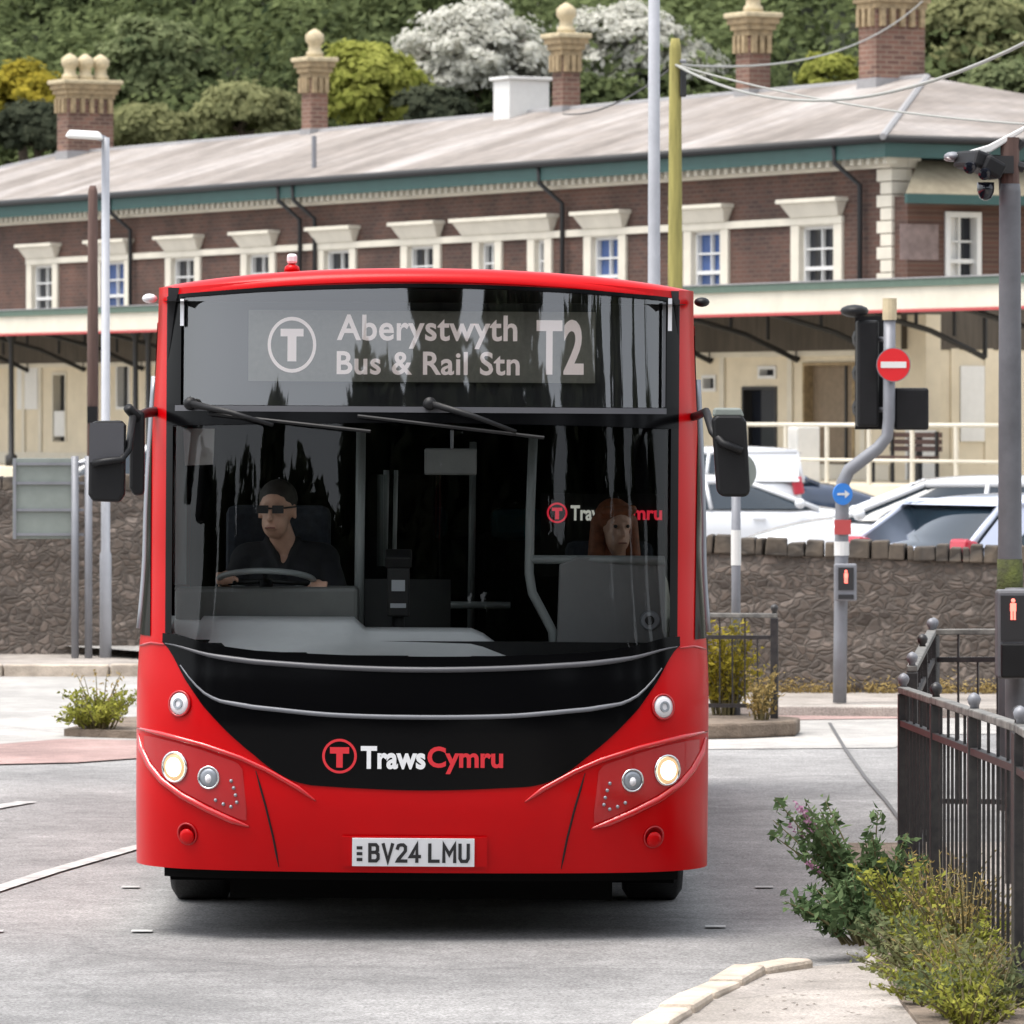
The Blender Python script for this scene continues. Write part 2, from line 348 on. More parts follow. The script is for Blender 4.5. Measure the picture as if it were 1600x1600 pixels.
M['wood_moss'] = mat('mossy_timber_pole', (0.27, 0.24, 0.075), 0.9, var=0.3, vscale=3, stretch=(6, 6, .5))
M['moss'] = mat('moss_growth', (0.10, 0.12, 0.025), 0.95, c2=(0.03, 0.03, 0.02), vscale=9, bump=0.6)
M['sign_back'] = mat('grey_sign_back', (0.20, 0.225, 0.205), 0.6, var=0.08)
M['iron'] = mat('black_railing_paint', (0.012, 0.012, 0.014), 0.42, c2=(0.035, 0.033, 0.032), vscale=25)
M['iron_worn'] = mat('worn_rail_top', (0.22, 0.21, 0.19), 0.55, c2=(0.05, 0.05, 0.048), vscale=12)
M['sign_red'] = mat('sign_red', (0.62, 0.015, 0.02), 0.4)
M['sign_blue'] = mat('sign_blue', (0.03, 0.20, 0.62), 0.4)
M['red_man'] = glow('lit_red_man', (1.0, 0.16, 0.12), 1.0)
M['white_car'] = mat('white_car_paint', (0.60, 0.61, 0.635), 0.25, coat=0.8)
M['silver_car'] = mat('silver_blue_car_paint', (0.50, 0.54, 0.66), 0.28, metal=0.25, coat=0.8)
M['dark_car'] = mat('navy_car_paint', (0.03, 0.045, 0.08), 0.25, coat=0.8)
M['car_glass'] = mat('car_window_glass', (0.012, 0.022, 0.032), 0.05, coat=0.5)
M['tail'] = mat('tail_light_red', (0.42, 0.02, 0.04), 0.2, coat=0.6)
M['skin'] = mat('skin', (0.62, 0.37, 0.27), 0.5, var=0.08, vscale=20)
M['black_cloth'] = mat('black_cloth', (0.012, 0.012, 0.016), 0.9, var=0.2)
M['coat_cloth'] = mat('grey_green_coat', (0.42, 0.42, 0.36), 0.9, var=0.2)
M['hair_red'] = mat('auburn_hair', (0.24, 0.075, 0.03), 0.6, var=0.3, vscale=30)
M['hair_grey'] = mat('short_dark_hair', (0.03, 0.024, 0.02), 0.7)
M['bark'] = mat('tree_bark', (0.08, 0.06, 0.045), 0.95, var=0.3, bump=0.5)
M['twig'] = mat('green_stem', (0.12, 0.10, 0.04), 0.8, var=0.3)
M['leaf_green'] = leaf('leaf_mid_green', (0.065, 0.090, 0.044), (0.27, 0.305, 0.155), .5)
M['leaf_dark'] = leaf('leaf_dark_green', (0.026, 0.034, 0.024), (0.095, 0.105, 0.068), .45)
M['leaf_lime'] = leaf('leaf_yellow_green', (0.16, 0.185, 0.035), (0.44, 0.45, 0.12), .5)
M['leaf_olive'] = leaf('leaf_olive', (0.10, 0.112, 0.052), (0.34, 0.345, 0.17), .5)
M['leaf_yellow'] = leaf('leaf_yellow', (0.13, 0.12, 0.02), (0.45, 0.36, 0.05))
M['leaf_pale'] = leaf('leaf_silver_pale', (0.43, 0.43, 0.375), (0.73, 0.72, 0.655), 0.45)
M['leaf_weed'] = leaf('leaf_weed', (0.085, 0.11, 0.022), (0.42, 0.41, 0.085))
M['leaf_budd'] = leaf('leaf_grey_green', (0.045, 0.085, 0.035), (0.17, 0.23, 0.11))
M['leaf_scrub'] = leaf('leaf_scrub', (0.026, 0.038, 0.020), (0.22, 0.265, 0.115), .5, .6, .13)
M['straw'] = leaf('dry_stalk', (0.22, 0.15, 0.05), (0.50, 0.38, 0.16))
M['petal'] = leaf('pink_petal', (0.34, 0.14, 0.26), (0.52, 0.32, 0.42))
M['hill'] = mat('hillside_soil', (0.022, 0.028, 0.014), 0.95, var=0.4, vscale=0.3)

def slate_mat():
    m, nt, b = _new('weathered_slate'); b.inputs['Roughness'].default_value = 0.75
    tc = nt.nodes.new('ShaderNodeTexCoord'); mp = nt.nodes.new('ShaderNodeMapping'); mp.inputs['Scale'].default_value = (0.55, 0.16, 0.3); mp.inputs['Rotation'].default_value = (0, 0, R(-28))
    nt.links.new(tc.outputs['Object'], mp.inputs[0])
    n = nt.nodes.new('ShaderNodeTexNoise'); n.inputs['Scale'].default_value = 1.1; n.inputs['Detail'].default_value = 7; n.inputs['Roughness'].default_value = .62; nt.links.new(mp.outputs[0], n.inputs['Vector'])
    rp = nt.nodes.new('ShaderNodeValToRGB'); cr = rp.color_ramp; cr.elements[0].position = .34; cr.elements[0].color = (0.15, 0.127, 0.108, 1); cr.elements[1].position = .68; cr.elements[1].color = (0.38, 0.352, 0.332, 1)
    e = cr.elements.new(.5); e.color = (0.24, 0.21, 0.186, 1); nt.links.new(n.outputs['Fac'], rp.inputs[0])
    br = nt.nodes.new('ShaderNodeTexBrick'); br.inputs['Scale'].default_value = 1; br.inputs['Brick Width'].default_value = .3; br.inputs['Row Height'].default_value = .2; br.inputs['Mortar Size'].default_value = .012
    br.inputs['Color1'].default_value = (1.06, 1.05, 1.05, 1); br.inputs['Color2'].default_value = (.86, .86, .87, 1); br.inputs['Mortar'].default_value = (.6, .6, .6, 1)
    nt.links.new(tc.outputs['Object'], br.inputs['Vector'])
    mu = nt.nodes.new('ShaderNodeMixRGB'); mu.blend_type = 'MULTIPLY'; mu.inputs[0].default_value = 1; nt.links.new(rp.outputs[0], mu.inputs[1]); nt.links.new(br.outputs[0], mu.inputs[2])
    nt.links.new(mu.outputs[0], b.inputs['Base Color'])
    return m
M['slate'] = slate_mat()

# ------------------------------------------------------------------ ground
def sheet(name, poly, z, m):
    mb = MB(); mb.add([(p[0], p[1], z) for p in poly], [tuple(range(len(poly)))])
    return tag(mb.build(name, m), kind='structure')
def gp(px, py):
    d = F * CAM_H / (py - 640); return ((px - 800) * d / F, d)
sheet('ground', [(-900, -600), (900, -600), (900, 1500), (-900, 1500)], -0.012, M['asphalt'])
sheet('road', [(-40, -60), (40, -60), (40, 44.2), (-40, 52.5)], -0.006, M['asphalt'])
sheet('side_road', [(x, y * K) for x, y in [(-30, 17.9), (-2.2, 18.6), (2.6, 18.9), (2.9, 19.65), (6, 20.0), (6, 21.0), (3, 21.5), (-3, 24.2), (-30, 24.6)]], -0.001, M['concrete'])
sheet('red_surfacing', [gp(-60, 1196), gp(120, 1192), gp(232, 1184), gp(240, 1158), gp(100, 1155), gp(-60, 1168)], 0.004, M['redroad'])
sheet('red_surfacing', [gp(1110, 1127), gp(1420, 1123), gp(1640, 1118), gp(1640, 1107), gp(1420, 1109), gp(1150, 1116)], 0.004, M['redroad'])
def line(pts, w, name='road_marking'):
    """painted stripe along ground points"""
    mb = MB(); vs = []
    for i, p in enumerate(pts):
        a = Vector(pts[max(i - 1, 0)]); b = Vector(pts[min(i + 1, len(pts) - 1)]); t = (b - a).normalized(); n = Vector((-t.y, t.x)) * w / 2
        vs += [(p[0] + n.x, p[1] + n.y, 0.003), (p[0] - n.x, p[1] - n.y, 0.003)]
    mb.add(vs, [(2 * i, 2 * i + 1, 2 * i + 3, 2 * i + 2) for i in range(len(pts) - 1)])
    return tag(mb.build(name, M['paint_line']), kind='structure')
line([gp(-60, 1408), gp(0, 1388), gp(80, 1362), gp(205, 1326), gp(240, 1318)], 0.10)
line([gp(-60, 1272), gp(-10, 1262), gp(42, 1253)], 0.13)
for a, b in (((205, 1455), (238, 1455)), ((190, 1386), (218, 1386)), ((1102, 1448), (1134, 1448)), ((1180, 1386), (1208, 1386)), ((-40, 1455), (5, 1455))):
    line([gp(*a), gp(*b)], 0.09)
# patched joint in the carriageway
mb = MB()
pts = [gp(1296, 1130), gp(1320, 1170), gp(1352, 1215), gp(1384, 1252), gp(1420, 1300)]
for i in range(4):
    a, b = Vector(pts[i]), Vector(pts[i + 1]); mb.add([(a.x - .012, a.y, .005), (a.x + .012, a.y, .005), (b.x + .012, b.y, .005), (b.x - .012, b.y, .005)], [(0, 1, 2, 3)])
tag(mb.build('tar_joint', M['tar']), kind='structure')
# pavements
far_pave = MB().prism([(x, y * K) for x, y in [(-30, 24.0), (-2.5, 24.0), (-2.0, 22.0), (1.4, 20.9), (6.5, 20.45), (20, 20.2), (20, 22.0), (2, 22.2), (-2, 25.3), (-30, 25.4)]], -0.02, 0.075)
tag(far_pave.build('far_pavement', M['paving'], bevel=0.01), kind='structure')
mb = MB()
x = -30
while x < -2.6:
    mb.b2(x, x + .9, 24.0 * K - .14, 24.0 * K - .004, -0.02, 0.10 + random.uniform(-.006, .006)); x += .915
tag(mb.build('kerb', M['kerb'], bevel=0.012), kind='structure')
NP = [(x, y * K) for x, y in [(0.15, 6.0), (0.40, 9.2), (0.55, 10.0), (0.75, 10.5), (0.99, 10.98), (1.2, 11.12), (1.42, 11.2), (1.52, 11.5), (1.56, 13.0), (1.75, 14.3), (9, 14.6), (9, 6.0)]]
tag(MB().prism(NP, -0.02, 0.07).build('near_pavement', M['paving']), kind='structure')
mb = MB()
kp = NP[1:6]
for i in range(len(kp) - 1):
    a, b = Vector(kp[i]), Vector(kp[i + 1]); L = (b - a).length; k = max(1, int(L / .45))
    for j in range(k):
        p = a.lerp(b, (j + .5) / k); ang = math.atan2(b.y - a.y, b.x - a.x)
        mb.box((p.x - .05 * math.sin(-ang) * -1, p.y, .035), (L / k - .025, .14, .13 + random.uniform(-.01, .01)), (random.uniform(-.03, .03), random.uniform(-.02, .02), ang + random.uniform(-.03, .03)))
tag(mb.build('kerb', M['kerb'], bevel=0.018), kind='structure')
tag(MB().prism([(x, y * K) for x, y in [(1.50, 9.0), (1.46, 10.4), (1.47, 11.1), (1.5, 11.6), (1.56, 13.0), (1.72, 14.2), (2.2, 14.2), (2.2, 9.0)]], 0.0, 0.085).build('verge_soil', M['earth']), kind='structure')
# traffic island behind the bus and the strip it stands on
tag(MB().prism([(x, y * K) for x, y in [(0.8, 20.15), (1.75, 20.0), (2.05, 19.75), (2.0, 19.55), (1.6, 19.4), (0.6, 19.3), (-0.4, 19.5), (-.4, 20.3)]], 0.0, 0.11).build('island', M['earth'], bevel=0.02), kind='structure')
tag(MB().prism([gp(100, 1150), gp(240, 1155), gp(300, 1150), gp(280, 1128), gp(170, 1132)], 0.0, 0.05).build('verge_soil', M['earth']), kind='structure')
sheet('forecourt', [(-90, 53.4), (-4.6, 53.4), (0.3, 46.1), (90, 45.6), (90, 175), (-90, 175)], 0.15, M['concrete'])
# the wooded hill
def hz(x, y):
    return max(0.0, (y - 168) * 0.40) + 1.6 * math.sin(x * .13 + 1.2) * min(1, max(0, (y - 170) / 10)) + 0.9 * math.sin(x * .31 + y * .2) * min(1, max(0, (y - 170) / 10))
mb = MB().grid(lambda u, v: (-120 + 240 * u, 164 + 190 * v, hz(-120 + 240 * u, 164 + 190 * v) + 0.02), 60, 40)
tag(mb.build('hill', M['hill'], smooth=True), kind='structure')
# ------------------------------------------------------------------ station building (local x runs left along the facade, local y towards the road)
BC = Vector((6.858, 104.17, 0.1)); BU = Vector((-0.496, 0.868)); BV = Vector((-0.868, -0.496))
def bt(px, off):
    """distance along the facade line (offset towards the road) seen at photograph column px"""
    k = (px - 800) / F
    return (BC.x + BV.x * off - k * (BC.y + BV.y * off)) / (-BU.x + BU.y * k)
def bd(t, off): return BC.y + BU.y * t + BV.y * off
def bz(px, py, off): return CAM_H - BC.z - (py - 640) * bd(bt(px, off), off) / F
stn = empty('station_building', BC, math.atan2(BU.y, BU.x), 'long two storey brick railway station with slate hipped roof, cream window band and canopy', 'station')
LEN, DEP = 49.0, 9.0
W0, W1 = 3.9, 6.62     # upper wall
# window openings on the upper floor: (glass px0, px1, surround px0, px1, hood py, blue)
WIN = [(62, 84, 45, 92, 365, 0), (165, 192, 152, 205, 360, 1), (282, 306, 262, 315, 355, 0), (400, 426, 380, 432, 349, 0), (519, 551, 500, 558, 343, 2), (653, 681, 630, 690, 338, 0),
       (757, 783, 742, 786, None, 0), (834, 858, 828, 864, None, 2), (938, 972, 916, 980, 320, 1), (1094, 1130, 1072, 1140, 312, 1), (1268, 1304, 1240, 1318, 302, 0)]
ops = []
for g0, g1, s0, s1, hy, bl in WIN:
    a, b = bt(s1, 0), bt(s0, 0); ops.append((a, b, bt(g1, 0), bt(g0, 0), hy, bl))
ops.sort()
# upper wall with real openings
wz0, wz1 = 4.2, 5.56
mb = MB(); prev = 0.0
for a, b, g0, g1, hy, bl in ops:
    if a - prev > .02: mb.b2(prev, a, -0.3, 0, wz0 - .3, 5.62)
    prev = b
mb.b2(prev, LEN, -0.3, 0, wz0 - .3, 5.62)
mb.b2(0, LEN, -0.3, 0, 5.62, W1 + .05)
mb.b2(0, 0.3, -DEP, -0.301, 0.3, W1 + .05); mb.b2(LEN - .3, LEN, -DEP, -0.301, 0.3, W1 + .05); mb.b2(0.301, LEN - .301, -DEP, -DEP + .3, .3, W1 + .05)
mb.build('wall', M['brick'], stn)
tag(MB().b2(0.31, LEN - .31, -DEP + .31, -1.2, 4.0, 4.1).build('upper_floor', M['dark'], stn))
# cream surrounds, continuous lintel band and hoods
mb = MB()
for a, b, g0, g1, hy, bl in ops:
    m0, m1 = min(g0, a + .9), max(g1, b - .9)
    g0_, g1_ = a + .26, b - .26
    mb.b2(a - .02, g0_, -.25, 0.06, wz0 - .2, 5.60); mb.b2(g1_, b + .02, -.25, 0.06, wz0 - .2, 5.60)
    mb.b2(g0_ - .001, g1_ + .001, -.25, 0.058, 5.575, 5.60)
mb.b2(bt(1320, 0), ops[-1][1] + .02, 0.0, 0.075, 5.601, 5.74)
mb.build('window_surround', M['cream'], stn, bevel=0.012)
hood_spans = [(a, b, hy) for a, b, g0, g1, hy, bl in ops if hy] + [(bt(872, 0) + 0.0, bt(722, 0), 331)]
for a, b, hy in hood_spans:
    c = (a + b) / 2; z = bz(800, 0, 0)
    px = None
    mb = MB(); w = (b - a) / 2 + (.12 if hy != 331 else .0)
    mb.add([(c - w + .16, 0.0, 5.74), (c + w - .16, 0.0, 5.74), (c + w, 0.0, 6.0), (c - w, 0.0, 6.0), (c - w + .16, 0.10, 5.74), (c + w - .16, 0.10, 5.74), (c + w, 0.24, 6.0), (c - w, 0.24, 6.0)],
           [(3, 2, 1, 0), (4, 5, 6, 7), (0, 1, 5, 4), (1, 2, 6, 5), (2, 3, 7, 6), (3, 0, 4, 7)])
    mb.b2(c - w - .05, c + w + .05, 0.0, 0.30, 6.0, 6.08)
    mb.build('window_hood', M['cream'], stn, bevel=0.01)
for i, (a, b, g0, g1, hy, bl) in enumerate(ops):
    x0, x1 = a + .26, b - .26; w = x1 - x0
    fr = MB()
    for xx in (x0, x1 - .06): fr.b2(xx, xx + .06, -.16, -.06, wz0 - .2, 5.575)
    fr.b2(x0 + .06, x1 - .06, -.16, -.06, 5.52, 5.575)
    zs = [5.52 - k * .36 for k in range(1, 4)]
    for k, z in enumerate(zs): fr.b2(x0 + .06, x1 - .06, -.155, -.075 if k != 1 else -.05, z - (.018 if k != 1 else .035), z + (.018 if k != 1 else .035))
    fr.b2((x0 + x1) / 2 - .016, (x0 + x1) / 2 + .016, -.15, -.08, wz0 - .2, 5.52)
    f = fr.build('window', M['white'], stn)
    MB().b2(x0 + .03, x1 - .03, -.175, -.165, wz0 - .2, 5.55).build('pane', M['pane_blue'] if bl == 1 else M['pane'], f)
    if False: # half drawn pale blind on one side
        MB().b2(x0 + .07 + w * .45, x1 - .06, -.163, -.158, wz0 - .1, 5.43).build('blind', M['white'], f)
# cornice, dentils, fascia, gutter
mb = MB(); mb.b2(-.06, LEN + .06, 0.0, 0.10, W1 - .06, W1 + .10)
mb.build('cornice', M['cream'], stn, bevel=.01)
mb = MB(); x = -.3
while x < LEN:
    mb.b2(x, x + .11, 0.101, 0.34, W1 + .0, W1 + .11); x += .27
mb.build('dentil_course', M['cream'], stn)
OV = 0.5; EZ = 6.72
mb = MB()
mb.b2(-OV, LEN + OV, OV - .04, OV, EZ, EZ + .34); mb.b2(-OV, -OV + .04, -DEP - OV, OV - .041, EZ, EZ + .34); mb.b2(LEN + OV - .04, LEN + OV, -DEP - OV, OV - .041, EZ, EZ + .34)
mb.b2(-OV + .041, LEN + OV - .041, 0.0, OV - .041, EZ + .02, EZ + .05)
mb.b2(-OV + .041, 0, -DEP, -.001, EZ + .02, EZ + .05)
fas = mb.build('fascia', M['green'], stn)
mb = MB(); mb.tube([(-OV - .05, OV + .06, EZ + .33), (LEN + OV + .05, OV + .06, EZ + .33)], .075, 8); mb.tube([(-OV - .06, OV + .05, EZ + .33), (-OV - .06, -DEP - OV, EZ + .33)], .075, 8)
mb.build('gutter', M['dark'], stn, smooth=True)
# hipped roof
RZ = 8.60; hb = EZ + .36; e = OV + .12
mb = MB()
c = [(-e, e, hb), (LEN + e, e, hb), (LEN + e, -DEP - e, hb), (-e, -DEP - e, hb), (5.6, -DEP / 2, RZ), (LEN - 4.6, -DEP / 2, RZ)]
mb.add(c, [(0, 1, 5, 4), (1, 2, 5), (2, 3, 4, 5), (3, 0, 4), (3, 2, 1, 0)])
roof = mb.build('roof', M['slate'], stn)
mb = MB()
for a, b in (((5.6, -DEP / 2, RZ), (LEN - 4.6, -DEP / 2, RZ)), ((-e, e, hb), (5.6, -DEP / 2, RZ)), ((LEN + e, e, hb), (LEN - 4.6, -DEP / 2, RZ))):
    mb.tube([Vector(a) + Vector((0, 0, .0)), Vector(b) + Vector((0, 0, .0))], .065, 6)
mb.build('ridge_tiles', M['lead'], roof)
# white lead flashings: long pale streaks below the chimneys
# chimneys
def chimney(px0, px1, pybase, pytop, npots, off=-DEP / 2, tall=True, corb=True):
    t0, t1 = bt(px1, off), bt(px0, off); xc = (t0 + t1) / 2; w = (px1 - px0) * bd(xc, off) / F
    zt = bz((px0 + px1) / 2, pytop, off); zb = RZ - .7
    pxm = (px0 + px1) / 2
    wl = .62 if npots > 1 else w / 1.364
    dd = (w - wl * .496) / .868 if npots > 1 else wl
    ph = .62                                # pots' height
    zc = zt - ph
    mb = MB(); mb.b2(xc - wl / 2, xc + wl / 2, off - dd / 2, off + dd / 2, zb, zc - .5)
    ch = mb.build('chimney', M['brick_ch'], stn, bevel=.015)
    MB().b2(xc - wl / 2 - .03, xc + wl / 2 + .03, off - dd / 2 - .03, off + dd / 2 + .03, zb, RZ + .06 if npots == 1 else RZ + .02).build('flashing', M['lead'], ch)
    mb = MB()
    for k in range(3):
        g = .03 + .05 * k; mb.b2(xc - wl / 2 - g, xc + wl / 2 + g, off - dd / 2 - g, off + dd / 2 + g, zc - .5 + .12 * k, zc - .5 + .12 * (k + 1))
    n = max(3, int(wl / .22))
    for k in range(n):
        xx = xc - wl / 2 + wl * (k + .5) / n; mb.b2(xx - .05, xx + .05, off + dd / 2 - .01, off + dd / 2 + .10, zc - .85, zc - .5)
    n2 = max(3, int(dd / .22))
    for k in range(n2):
        yy = off - dd / 2 + dd * (k + .5) / n2; mb.b2(xc - wl / 2 - .10, xc - wl / 2 + .01, yy - .05, yy + .05, zc - .85, zc - .5)
    mb.build('corbel', M['buff'], ch)
    g = .19; MB().b2(xc - wl / 2 - g, xc + wl / 2 + g, off - dd / 2 - g, off + dd / 2 + g, zc - .14, zc - .03).build('cap', M['pot'], ch, bevel=.03)
    for k in range(npots):
        yy = off + (k - (npots - 1) / 2) * (dd / npots)
        MB().lathe((xc, yy, zc - .03), (0, 0, 1), [(0, .21), (.12, .20), (.16, .15), (.30, .15), (.38, .22), (.52, .22), (.60, .13), (.66, .03)], 12).build('pot', M['pot'], ch, smooth=True)
    return ch
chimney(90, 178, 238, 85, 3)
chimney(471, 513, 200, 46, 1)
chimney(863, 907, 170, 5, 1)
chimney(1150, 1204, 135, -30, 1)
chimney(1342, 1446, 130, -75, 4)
# white roof-top box beside the middle stack
t0, t1 = bt(858, -DEP / 2), bt(772, -DEP / 2)
xc = (t0 + t1) / 2
mb = MB(); mb.b2(xc - .35, xc + .35, -DEP / 2 - .5, -DEP / 2 + .5, 8.0, 9.30); mb.b2(xc - .42, xc + .42, -DEP / 2 - .57, -DEP / 2 + .57, 9.30, 9.37)
mb.build('roof_housing', M['white'], roof, bevel=.015)
# rainwater pipes
for px in (205, 470, 493, 880, 1345):
    mb = MB(); t = bt(px, .1)
    mb.tube([(t + .25, OV + .02, EZ + .28), (t + .25, OV + .0, EZ - .05), (t, .12, EZ - .45), (t, .12, 4.2)], .05, 8)
    mb.build('downpipe', M['dark'], stn, smooth=True)
# vent pipe standing on the roof slope
MB().cyl((bt(491, -.5), -.5, 7.1), (bt(491, -.5), -.5, 8.1), .055, 8).build('vent_pipe', M['galv'], roof)
# quoins on the right corner
mb = MB(); z = 4.2; k = 0
while z < W1 - .06:
    L = .46 if k % 2 else .34
    mb.b2(-.03, L, -.30, .05, z + .006, z + .225); mb.b2(-.035, .015, -.30 - (.3 if k % 2 == 0 else .1), -.302, z + .006, z + .225); z += .235; k += 1
mb.build('quoin', M['cream'], stn, bevel=.012)
M['canopy_shade'] = mat('canopy_shade_brown', (.075, .062, .048), .85, var=.25, vscale=2, stretch=(6, 6, .6))  # dark brown that stands in for the shade under the canopy
# platform canopy
CY = 3.0; CZ0, CZ1 = 3.86, 4.29; CX0, CX1 = -16.0, LEN + 6
mb = MB(); mb.b2(CX0, CX1, CY - .05, CY, CZ0 + .05, CZ1)
canopy = mb.build('canopy', M['cream'], stn)
MB().b2(CX0, CX1, CY - .052, CY + .012, CZ0, CZ0 + .049).build('edge_strip', M['redline'], canopy)
mb = MB(); mb.b2(CX0, CX1, CY - .06, CY + .05, CZ1 + .001, CZ1 + .13); mb.build('gutter_board', M['green2'], canopy)
mb = MB(); mb.add([(CX0, CY + .07, CZ1 + .132), (CX1, CY + .07, CZ1 + .132), (CX1, 0.01, CZ1 + .145), (CX0, 0.01, CZ1 + .145), (CX0, CY + .07, CZ1 + .155), (CX1, CY + .07, CZ1 + .155), (CX1, 0.01, CZ1 + .17), (CX0, 0.01, CZ1 + .17)],
    [(3, 2, 1, 0), (4, 5, 6, 7), (0, 1, 5, 4), (1, 2, 6, 5), (2, 3, 7, 6), (3, 0, 4, 7)])
mb.build('canopy_roof', M['lead'], canopy)
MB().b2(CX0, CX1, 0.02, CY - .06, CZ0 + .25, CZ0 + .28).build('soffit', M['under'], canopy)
MB().b2(0.0, LEN, .10, .13, 3.28, CZ0 + .245).b2(-.50, -.46, -8.9, .13, 3.28, 4.1).build('painted_shade_board', M['canopy_shade'], canopy)  # added strip on the walls, canopy shade put into its colour
x = -15.2
while x < CX1:
    mb = MB()
    mb.b2(x - .04, x + .04, .02, CY - .055, CZ0 + .12, CZ0 + .22)
    mb.tube([(x, .05, CZ0 - .75), (x, .35, CZ0 - .62), (x, 1.2, CZ0 - .28), (x, CY - .08, CZ0 + .13)], .05, 6)
    mb.tube([(x, .05, CZ0 - .75), (x, .05, CZ0 + .14)], .045, 6)
    for yy in (.7, 1.5): mb.tube([(x, yy, CZ0 + .14), (x, yy, CZ0 - .50 + yy * .18)], .035, 6)
    mb.build('bracket', M['dark'], canopy); x += 3.05
mb = MB(); mb.b2(CX0, CX1, 2.0, 2.12, CZ0 + .08, CZ0 + .24); mb.b2(CX0, CX1, .9, 1.0, CZ0 + .10, CZ0 + .24); mb.build('purlin', M['dark'], canopy)
for px in (18, 212, 232):
    t = bt(px, 2.4); MB().lathe((t, 2.4, .9), (0, 0, 1), [(0, .14), (.25, .14), (.3, .07), (2.8, .06), (2.95, .12), (3.05, .12)], 10).build('canopy_column', M['dark'], canopy, smooth=True)
# ground floor: cream wall with openings, on a raised platform
FL = 0.92
def gpx(px): return bt(px, 0)
G = [  # px0, px1, pytop, pybottom, kind
    (84, 106, 582, 690, 'door'), (184, 205, 565, 640, 'pane'),
    (1099, 1121, 586, 612, 'pane'), (1162, 1216, 604, 748, 'open_door'), (1257, 1337, 566, 752, 'shutter'), (1418, 1448, 672, 750, 'green_door'), (1187, 1215, 572, 592, 'pane')]
gs = sorted([(gpx(p1), gpx(p0), bz((p0 + p1) / 2, y1, 0), bz((p0 + p1) / 2, y0, 0), k) for p0, p1, y0, y1, k in G])
mb = MB()
segs = sorted(set([0.0, LEN] + [g[0] for g in gs] + [g[1] for g in gs]))
for i in range(len(segs) - 1):
    a, b = segs[i], segs[i + 1]; cx = (a + b) / 2
    hs = sorted([(g[2], g[3]) for g in gs if g[0] - 1e-6 <= cx <= g[1] + 1e-6]); z = .3
    for h0, h1 in hs:
        if h0 > z + .02: mb.b2(a, b, -.3, 0.02, z, h0)
        z = h1
    mb.b2(a, b, -.3, 0.02, z, wz0 - .301)
mb.build('ground_floor_wall', M['cream_wall'], stn)
mb = MB()
for px in (40, 66, 1132, 1238, 1352):   # pilasters
    t = gpx(px); mb.b2(t - .08, t + .08, .021, .07, FL, 3.2)
mb.b2(0, LEN, .021, .09, FL, FL + .28); mb.b2(0, LEN, .021, .08, 3.18, 3.32)
mb.build('wall_trim', M['cream'], stn, bevel=.01)
for a, b, z0, z1, k in gs:
    fr = MB(); t = .06
    z0 = max(z0, FL)
    fr.b2(a, a + t, -.2, .05, z0, z1); fr.b2(b - t, b, -.2, .05, z0, z1); fr.b2(a + t, b - t, -.2, .05, z1 - t, z1)
    frm = {'pane': 'white', 'door': 'cream', 'open_door': 'dark', 'shutter': 'buff', 'green_door': 'white'}[k]
    if k == 'pane':
        fr.b2(a + t, b - t, -.2, .05, z0, z0 + t)
        w = fr.build('ground_floor_window', M[frm], stn); MB().b2(a + t, b - t, -.16, -.13, z0 + t, z1 - t).build('pane', M['pane'], w)
    else:
        w = fr.build('door', M[frm], stn)
        MB().b2(a + t, b - t, -.20, -.15, z0, z1 - t).build('door_leaf', M[{'door': 'dark', 'open_door': 'pane', 'shutter': 'door_brown', 'green_door': 'pane'}[k]], w)
        if k == 'green_door': MB().b2(a + t, b - t, -.149, -.10, z0 + .95, z0 + 1.05).build('push_rail', M['white'], w)
        if k == 'shutter': MB().b2(a + .5, a + .56, -.149, -.12, z0, z1 - t).build('jamb', M['dark'], w)
# posters
for px0, px1, y0, y1, c in ((88, 104, 642, 682, 'white'), (30, 62, 560, 640, 'white')):
    a, b = gpx(px1), gpx(px0); MB().b2(a, b, .022, .06, bz((px0 + px1) / 2, y1, 0), bz((px0 + px1) / 2, y0, 0)).build('notice_board', M[c], stn, bevel=.01)
mb = MB(); mb.b2(0, LEN, .0, CY + .9, -.1, FL); mb.b2(-16, -.001, -9, CY + .9, -.1, FL); mb.build('platform', M['cream_wall'], stn)
# low wing built against the right hand end wall, its face turned to the road
def eo(px, t):
    k = (px - 800) / F
    return (k * (BC.y + BU.y * t) - BC.x - BU.x * t) / (BV.x - k * BV.y)
def ez_(px, py, t): return CAM_H - BC.z - (py - 640) * (BC.y + BU.y * t + BV.y * eo(px, t)) / F
WT = -.45; WE = ez_(1440, 306, WT)
y0, y1 = eo(1532, WT), eo(1476, WT); zt = ez_(1500, 331, WT); zb = 4.2
mb = MB(); mb.b2(WT, -.001, y1, -.02, FL, WE); mb.b2(WT, -.001, -8.9, y0, FL, WE); mb.b2(WT + .25, -.001, y0 + .001, y1 - .001, FL, WE); mb.b2(WT, WT + .249, y0 + .001, y1 - .001, FL, zb); mb.b2(WT, WT + .249, y0 + .001, y1 - .001, zt, WE)
mb.build('wing', M['brick'], stn)
fr = MB(); fr.b2(WT - .04, WT + .2, y0 + .002, y0 + .1, zb, zt); fr.b2(WT - .04, WT + .2, y1 - .1, y1 - .002, zb, zt); fr.b2(WT - .04, WT + .2, y0 + .101, y1 - .101, zt - .1, zt - .001)
fr.b2(WT + .06, WT + .2, y0 + .101, y1 - .101, 4.84, 4.92); ym = (y0 + y1) / 2
for z in (5.22, 4.52): fr.b2(WT + .1, WT + .18, y0 + .101, y1 - .101, z, z + .035)
fr.b2(WT + .1, WT + .18, ym - .02, ym + .02, zb, zt - .1)
w = fr.build('window', M['white'], stn); MB().b2(WT + .19, WT + .21, y0 + .1, y1 - .1, zb, zt - .1).build('pane', M['pane'], w)
